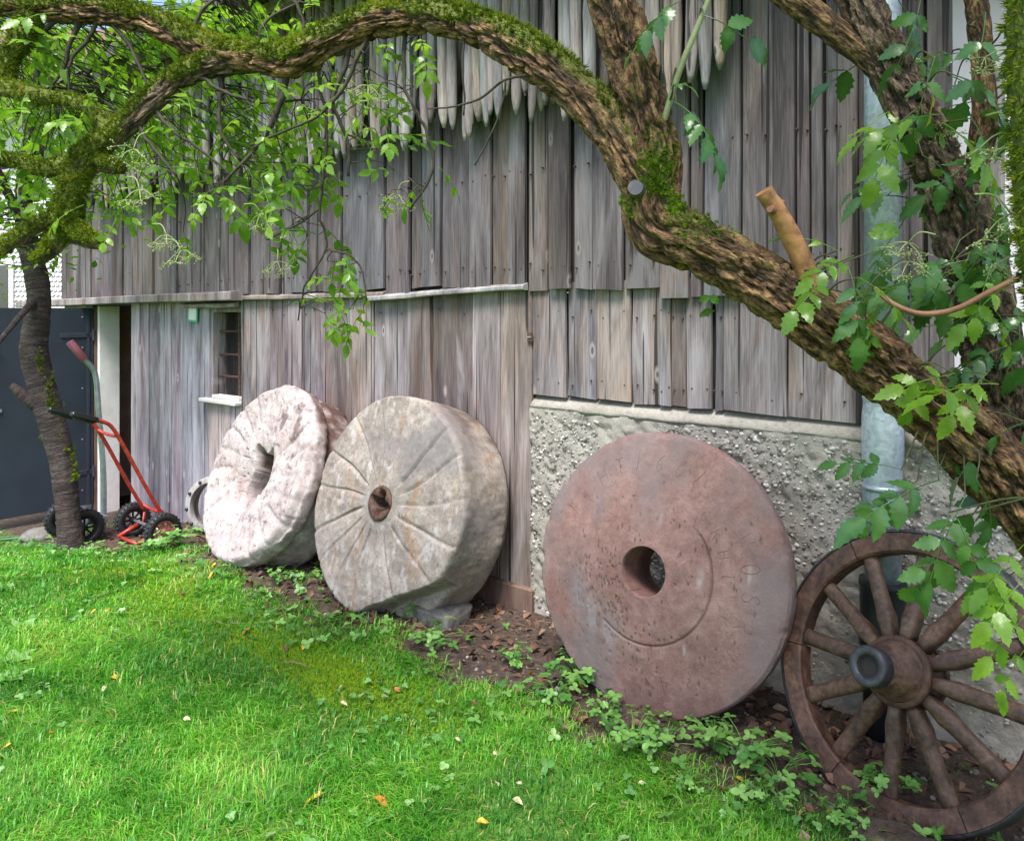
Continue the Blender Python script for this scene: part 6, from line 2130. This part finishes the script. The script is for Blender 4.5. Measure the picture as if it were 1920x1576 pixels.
fl = [(587, 1510, 'yellow', 1.0), (718, 1520, 'orange', 0.95), (1262, 1392, 'orange', 0.7), (400, 1062, 'yellow', 1.1), (535, 1225, 'brown', 0.7), (570, 1222, 'yellow', 0.8), (1558, 1528, 'yellow', 0.7), (995, 1265, 'yellow', 0.8),
      (172, 1158, 'yellow', 0.9), (202, 1152, 'yellow', 0.8), (262, 1100, 'yellow', 0.7), (85, 1175, 'yellow', 0.6), (25, 1345, 'yellow', 0.7), (15, 1410, 'yellow', 0.8), (460, 1192, 'orange', 0.9), (340, 1118, 'brown', 0.8), (115, 1130, 'brown', 0.8), (175, 1370, 'brown', 0.8), (95, 1385, 'orange', 0.5), (415, 1285, 'brown', 0.5), (350, 1360, 'cream', 0.6), (195, 1302, 'cream', 0.6), (215, 1280, 'yellow', 0.7),
      (540, 1535, 'cream', 0.6), (645, 1330, 'cream', 0.6), (640, 1297, 'cream', 0.6), (745, 1305, 'orange', 0.5), (932, 1482, 'cream', 0.5), (972, 1482, 'cream', 0.5), (970, 1515, 'cream', 0.8), (885, 1510, 'yellow', 0.7), (905, 1555, 'yellow', 0.7), (1205, 1482, 'cream', 0.5), (930, 1425, 'cream', 0.45), (1250, 1508, 'brown', 0.9), (1110, 1525, 'cream', 0.6), (860, 1400, 'cream', 0.5), (890, 1330, 'brown', 0.5), (1385, 1462, 'yellow', 0.7), (908, 1236, 'yellow', 0.6), (735, 1212, 'cream', 0.7), (935, 1145, 'orange', 0.8), (1022, 1225, 'brown', 0.9), (395, 1085, 'yellow', 0.9), (500, 1110, 'cream', 0.6), (1090, 1290, 'orange', 0.4)]
gen = {'yellow': 'small yellow fallen leaf lying loose in the grass', 'orange': 'small orange fallen leaf lying loose on the ground', 'cream': 'small pale cream fallen leaf lying loose in the grass', 'brown': 'small dark brown fallen leaf lying on the ground'}
for i, (px, py, c, sc) in enumerate(fl):
    p = gpt(px, py)
    lift = 0.030 if (px, py) not in [(1262, 1392)] else 0.06
    dd_ = WD + p[0] * nn[0] + p[1] * nn[1]
    if dd_ < 0.95:
        lift = 0.012 if lift < 0.05 else lift
    o = obj('fallen_leaf', fl_me[(c, i % 2)], None, None, (p[0], p[1], p[2] + lift), (lr.uniform(-0.5, 0.5) + 0.3, lr.uniform(-0.4, 0.4), lr.uniform(0, 6.28)), (sc * 1.15 * (1.4 if i < 2 else 1),) * 3)
    tag(o, big_labels.get((px, py), gen[c]), 'fallen leaf', 'fallen leaves on lawn and soil')
mb = MB().tube([(0, 0, 0.02), (0.06, 0.01, 0.028), (0.14, 0.0, 0.024)], 0.003, 6)
tag(mb.build('stick', M_brownshoot, None, gpt(525, 1250), (0, 0, -0.3)), 'short brown stick lying on the moss at the lawn edge', 'stick')

# heap of dark soil in front of the wheel
V, F = ico(4)
q = V * np.array([0.17, 0.10, 0.055]) * (1 + 0.5 * (fbm(V * 3, 95, 4) - 0.5))[:, None]
p = gpt(1690, 1590)
tag(obj('soil_heap', mesh_np('soil_heap', q, F), M_ground, None, (p[0], p[1], p[2] - 0.005), (0, 0, BA)), 'small heap of dark soil at the foot of the cart wheel', 'soil heap')

# ------------------------------------------------------------------ neighbours beyond the barn
M_shingle = plain('white_shingle', (0.74, 0.72, 0.70), 0.7, 0, 0.1, 3)
M_render = plain('white_render', (0.80, 0.78, 0.76), 0.85, 0, 0.05, 2, 0.003)
M_tile = plain('brown_roof_tile', (0.16, 0.09, 0.065), 0.8, 0, 0.3, 6)
hs = empty('neighbour_house', (-11.5, 14.0, 0))
tag(hs, 'white shingled house far off to the left behind the barn', 'house')
MB().box((-4.5, 0.1, -0.8), (4.0, 6, 5.2)).build('wall', M_render, hs)
sh = MB()
for j in range(34):
    for i in range(56):
        x = -0.4 + i * 0.078 + (0.039 if j % 2 else 0)
        if x > 3.95:
            continue
        z = 1.2 + j * 0.085
        V = [(x - 0.037, 0.09, z + 0.11), (x - 0.037, 0.06, z + 0.03), (x - 0.02, 0.056, z + 0.006), (x + 0.02, 0.056, z + 0.006), (x + 0.037, 0.06, z + 0.03), (x + 0.037, 0.09, z + 0.11)]
        sh.add(V, [np.array([[0, 1, 2, 3, 4, 5]])])
tag(sh.build('shingles', M_shingle, hs), kind='stuff')
wn_ = MB().box((1.95, 0.02, 1.0), (2.75, 0.1, 2.5), 0.01).build('window', M_white, hs)
MB().box((2.03, 0.0, 1.08), (2.31, 0.03, 2.42)).build('pane', M_signwhite, wn_)
MB().box((2.39, 0.0, 1.08), (2.67, 0.03, 2.42)).build('pane', M_glass, wn_)
MB().add([(-5, -0.6, 5.1), (4.5, -0.6, 5.1), (4.5, 3, 7.6), (-5, 3, 7.6), (-5, 6.6, 5.1), (4.5, 6.6, 5.1)], [np.array([[0, 1, 2, 3], [3, 2, 5, 4]]), np.array([[0, 3, 4], [1, 5, 2]])]).build('roof', M_tile, hs)
h2 = empty('white_house', (8.2, 9.0, 0))
tag(h2, 'bright white rendered house seen past the right end of the barn', 'house')
MB().box((-4.2, 0, -0.5), (5, 6, 5.5)).build('wall', M_render, h2)
MB().add([(-4.7, -0.6, 5.4), (5.5, -0.6, 5.4), (5.5, 3, 8.0), (-4.7, 3, 8.0), (-4.7, 6.6, 5.4), (5.5, 6.6, 5.4)], [np.array([[0, 1, 2, 3], [3, 2, 5, 4]]), np.array([[0, 3, 4], [1, 5, 2]])]).build('roof', M_tile, h2)
pp_ = at(1858, 585, 4.3)
tag(MB().box((-0.05, -0.05, -0.1), (0.05, 0.05, 2.9), 0.01).build('wooden_post', M_beam, None, (pp_[0], pp_[1], 0), (0, 0, 0.3)), 'grey wooden post beyond the right end of the barn', 'post')
# hedge far behind, between the houses
r = np.random.default_rng(3)
for i in range(2):
    x0, y0 = (-17.0, 24.0) if i == 0 else (-13.0, 27.0)
    tr_ = empty('garden_tree', (x0, y0, 0))
    tag(tr_, ['leafy garden tree far behind the white shingled house, the left one', 'leafy garden tree far behind the white shingled house, the right one'][i], 'tree', 'far garden trees')
    MB().tube(catmull([(0, 0, -0.2), (0.1, 0, 1.5), (0.0, 0.1, 3.5)], 4), np.linspace(0.22, 0.08, 9), 8).build('trunk', M_bark_plum, tr_, smooth=True)
    cen = r.normal(size=(26, 3)) * np.array([1.3, 1.2, 1.1]) + np.array([0, 0, 4.0])
    pts = cen[r.integers(0, 26, 900)] + r.normal(size=(900, 3)) * 0.35

    def _in(o, t=tr_):
        o.parent = t
        return o
    leaf_cloud('crown', pts, 0.32, M_crown, 60 + i, _in)
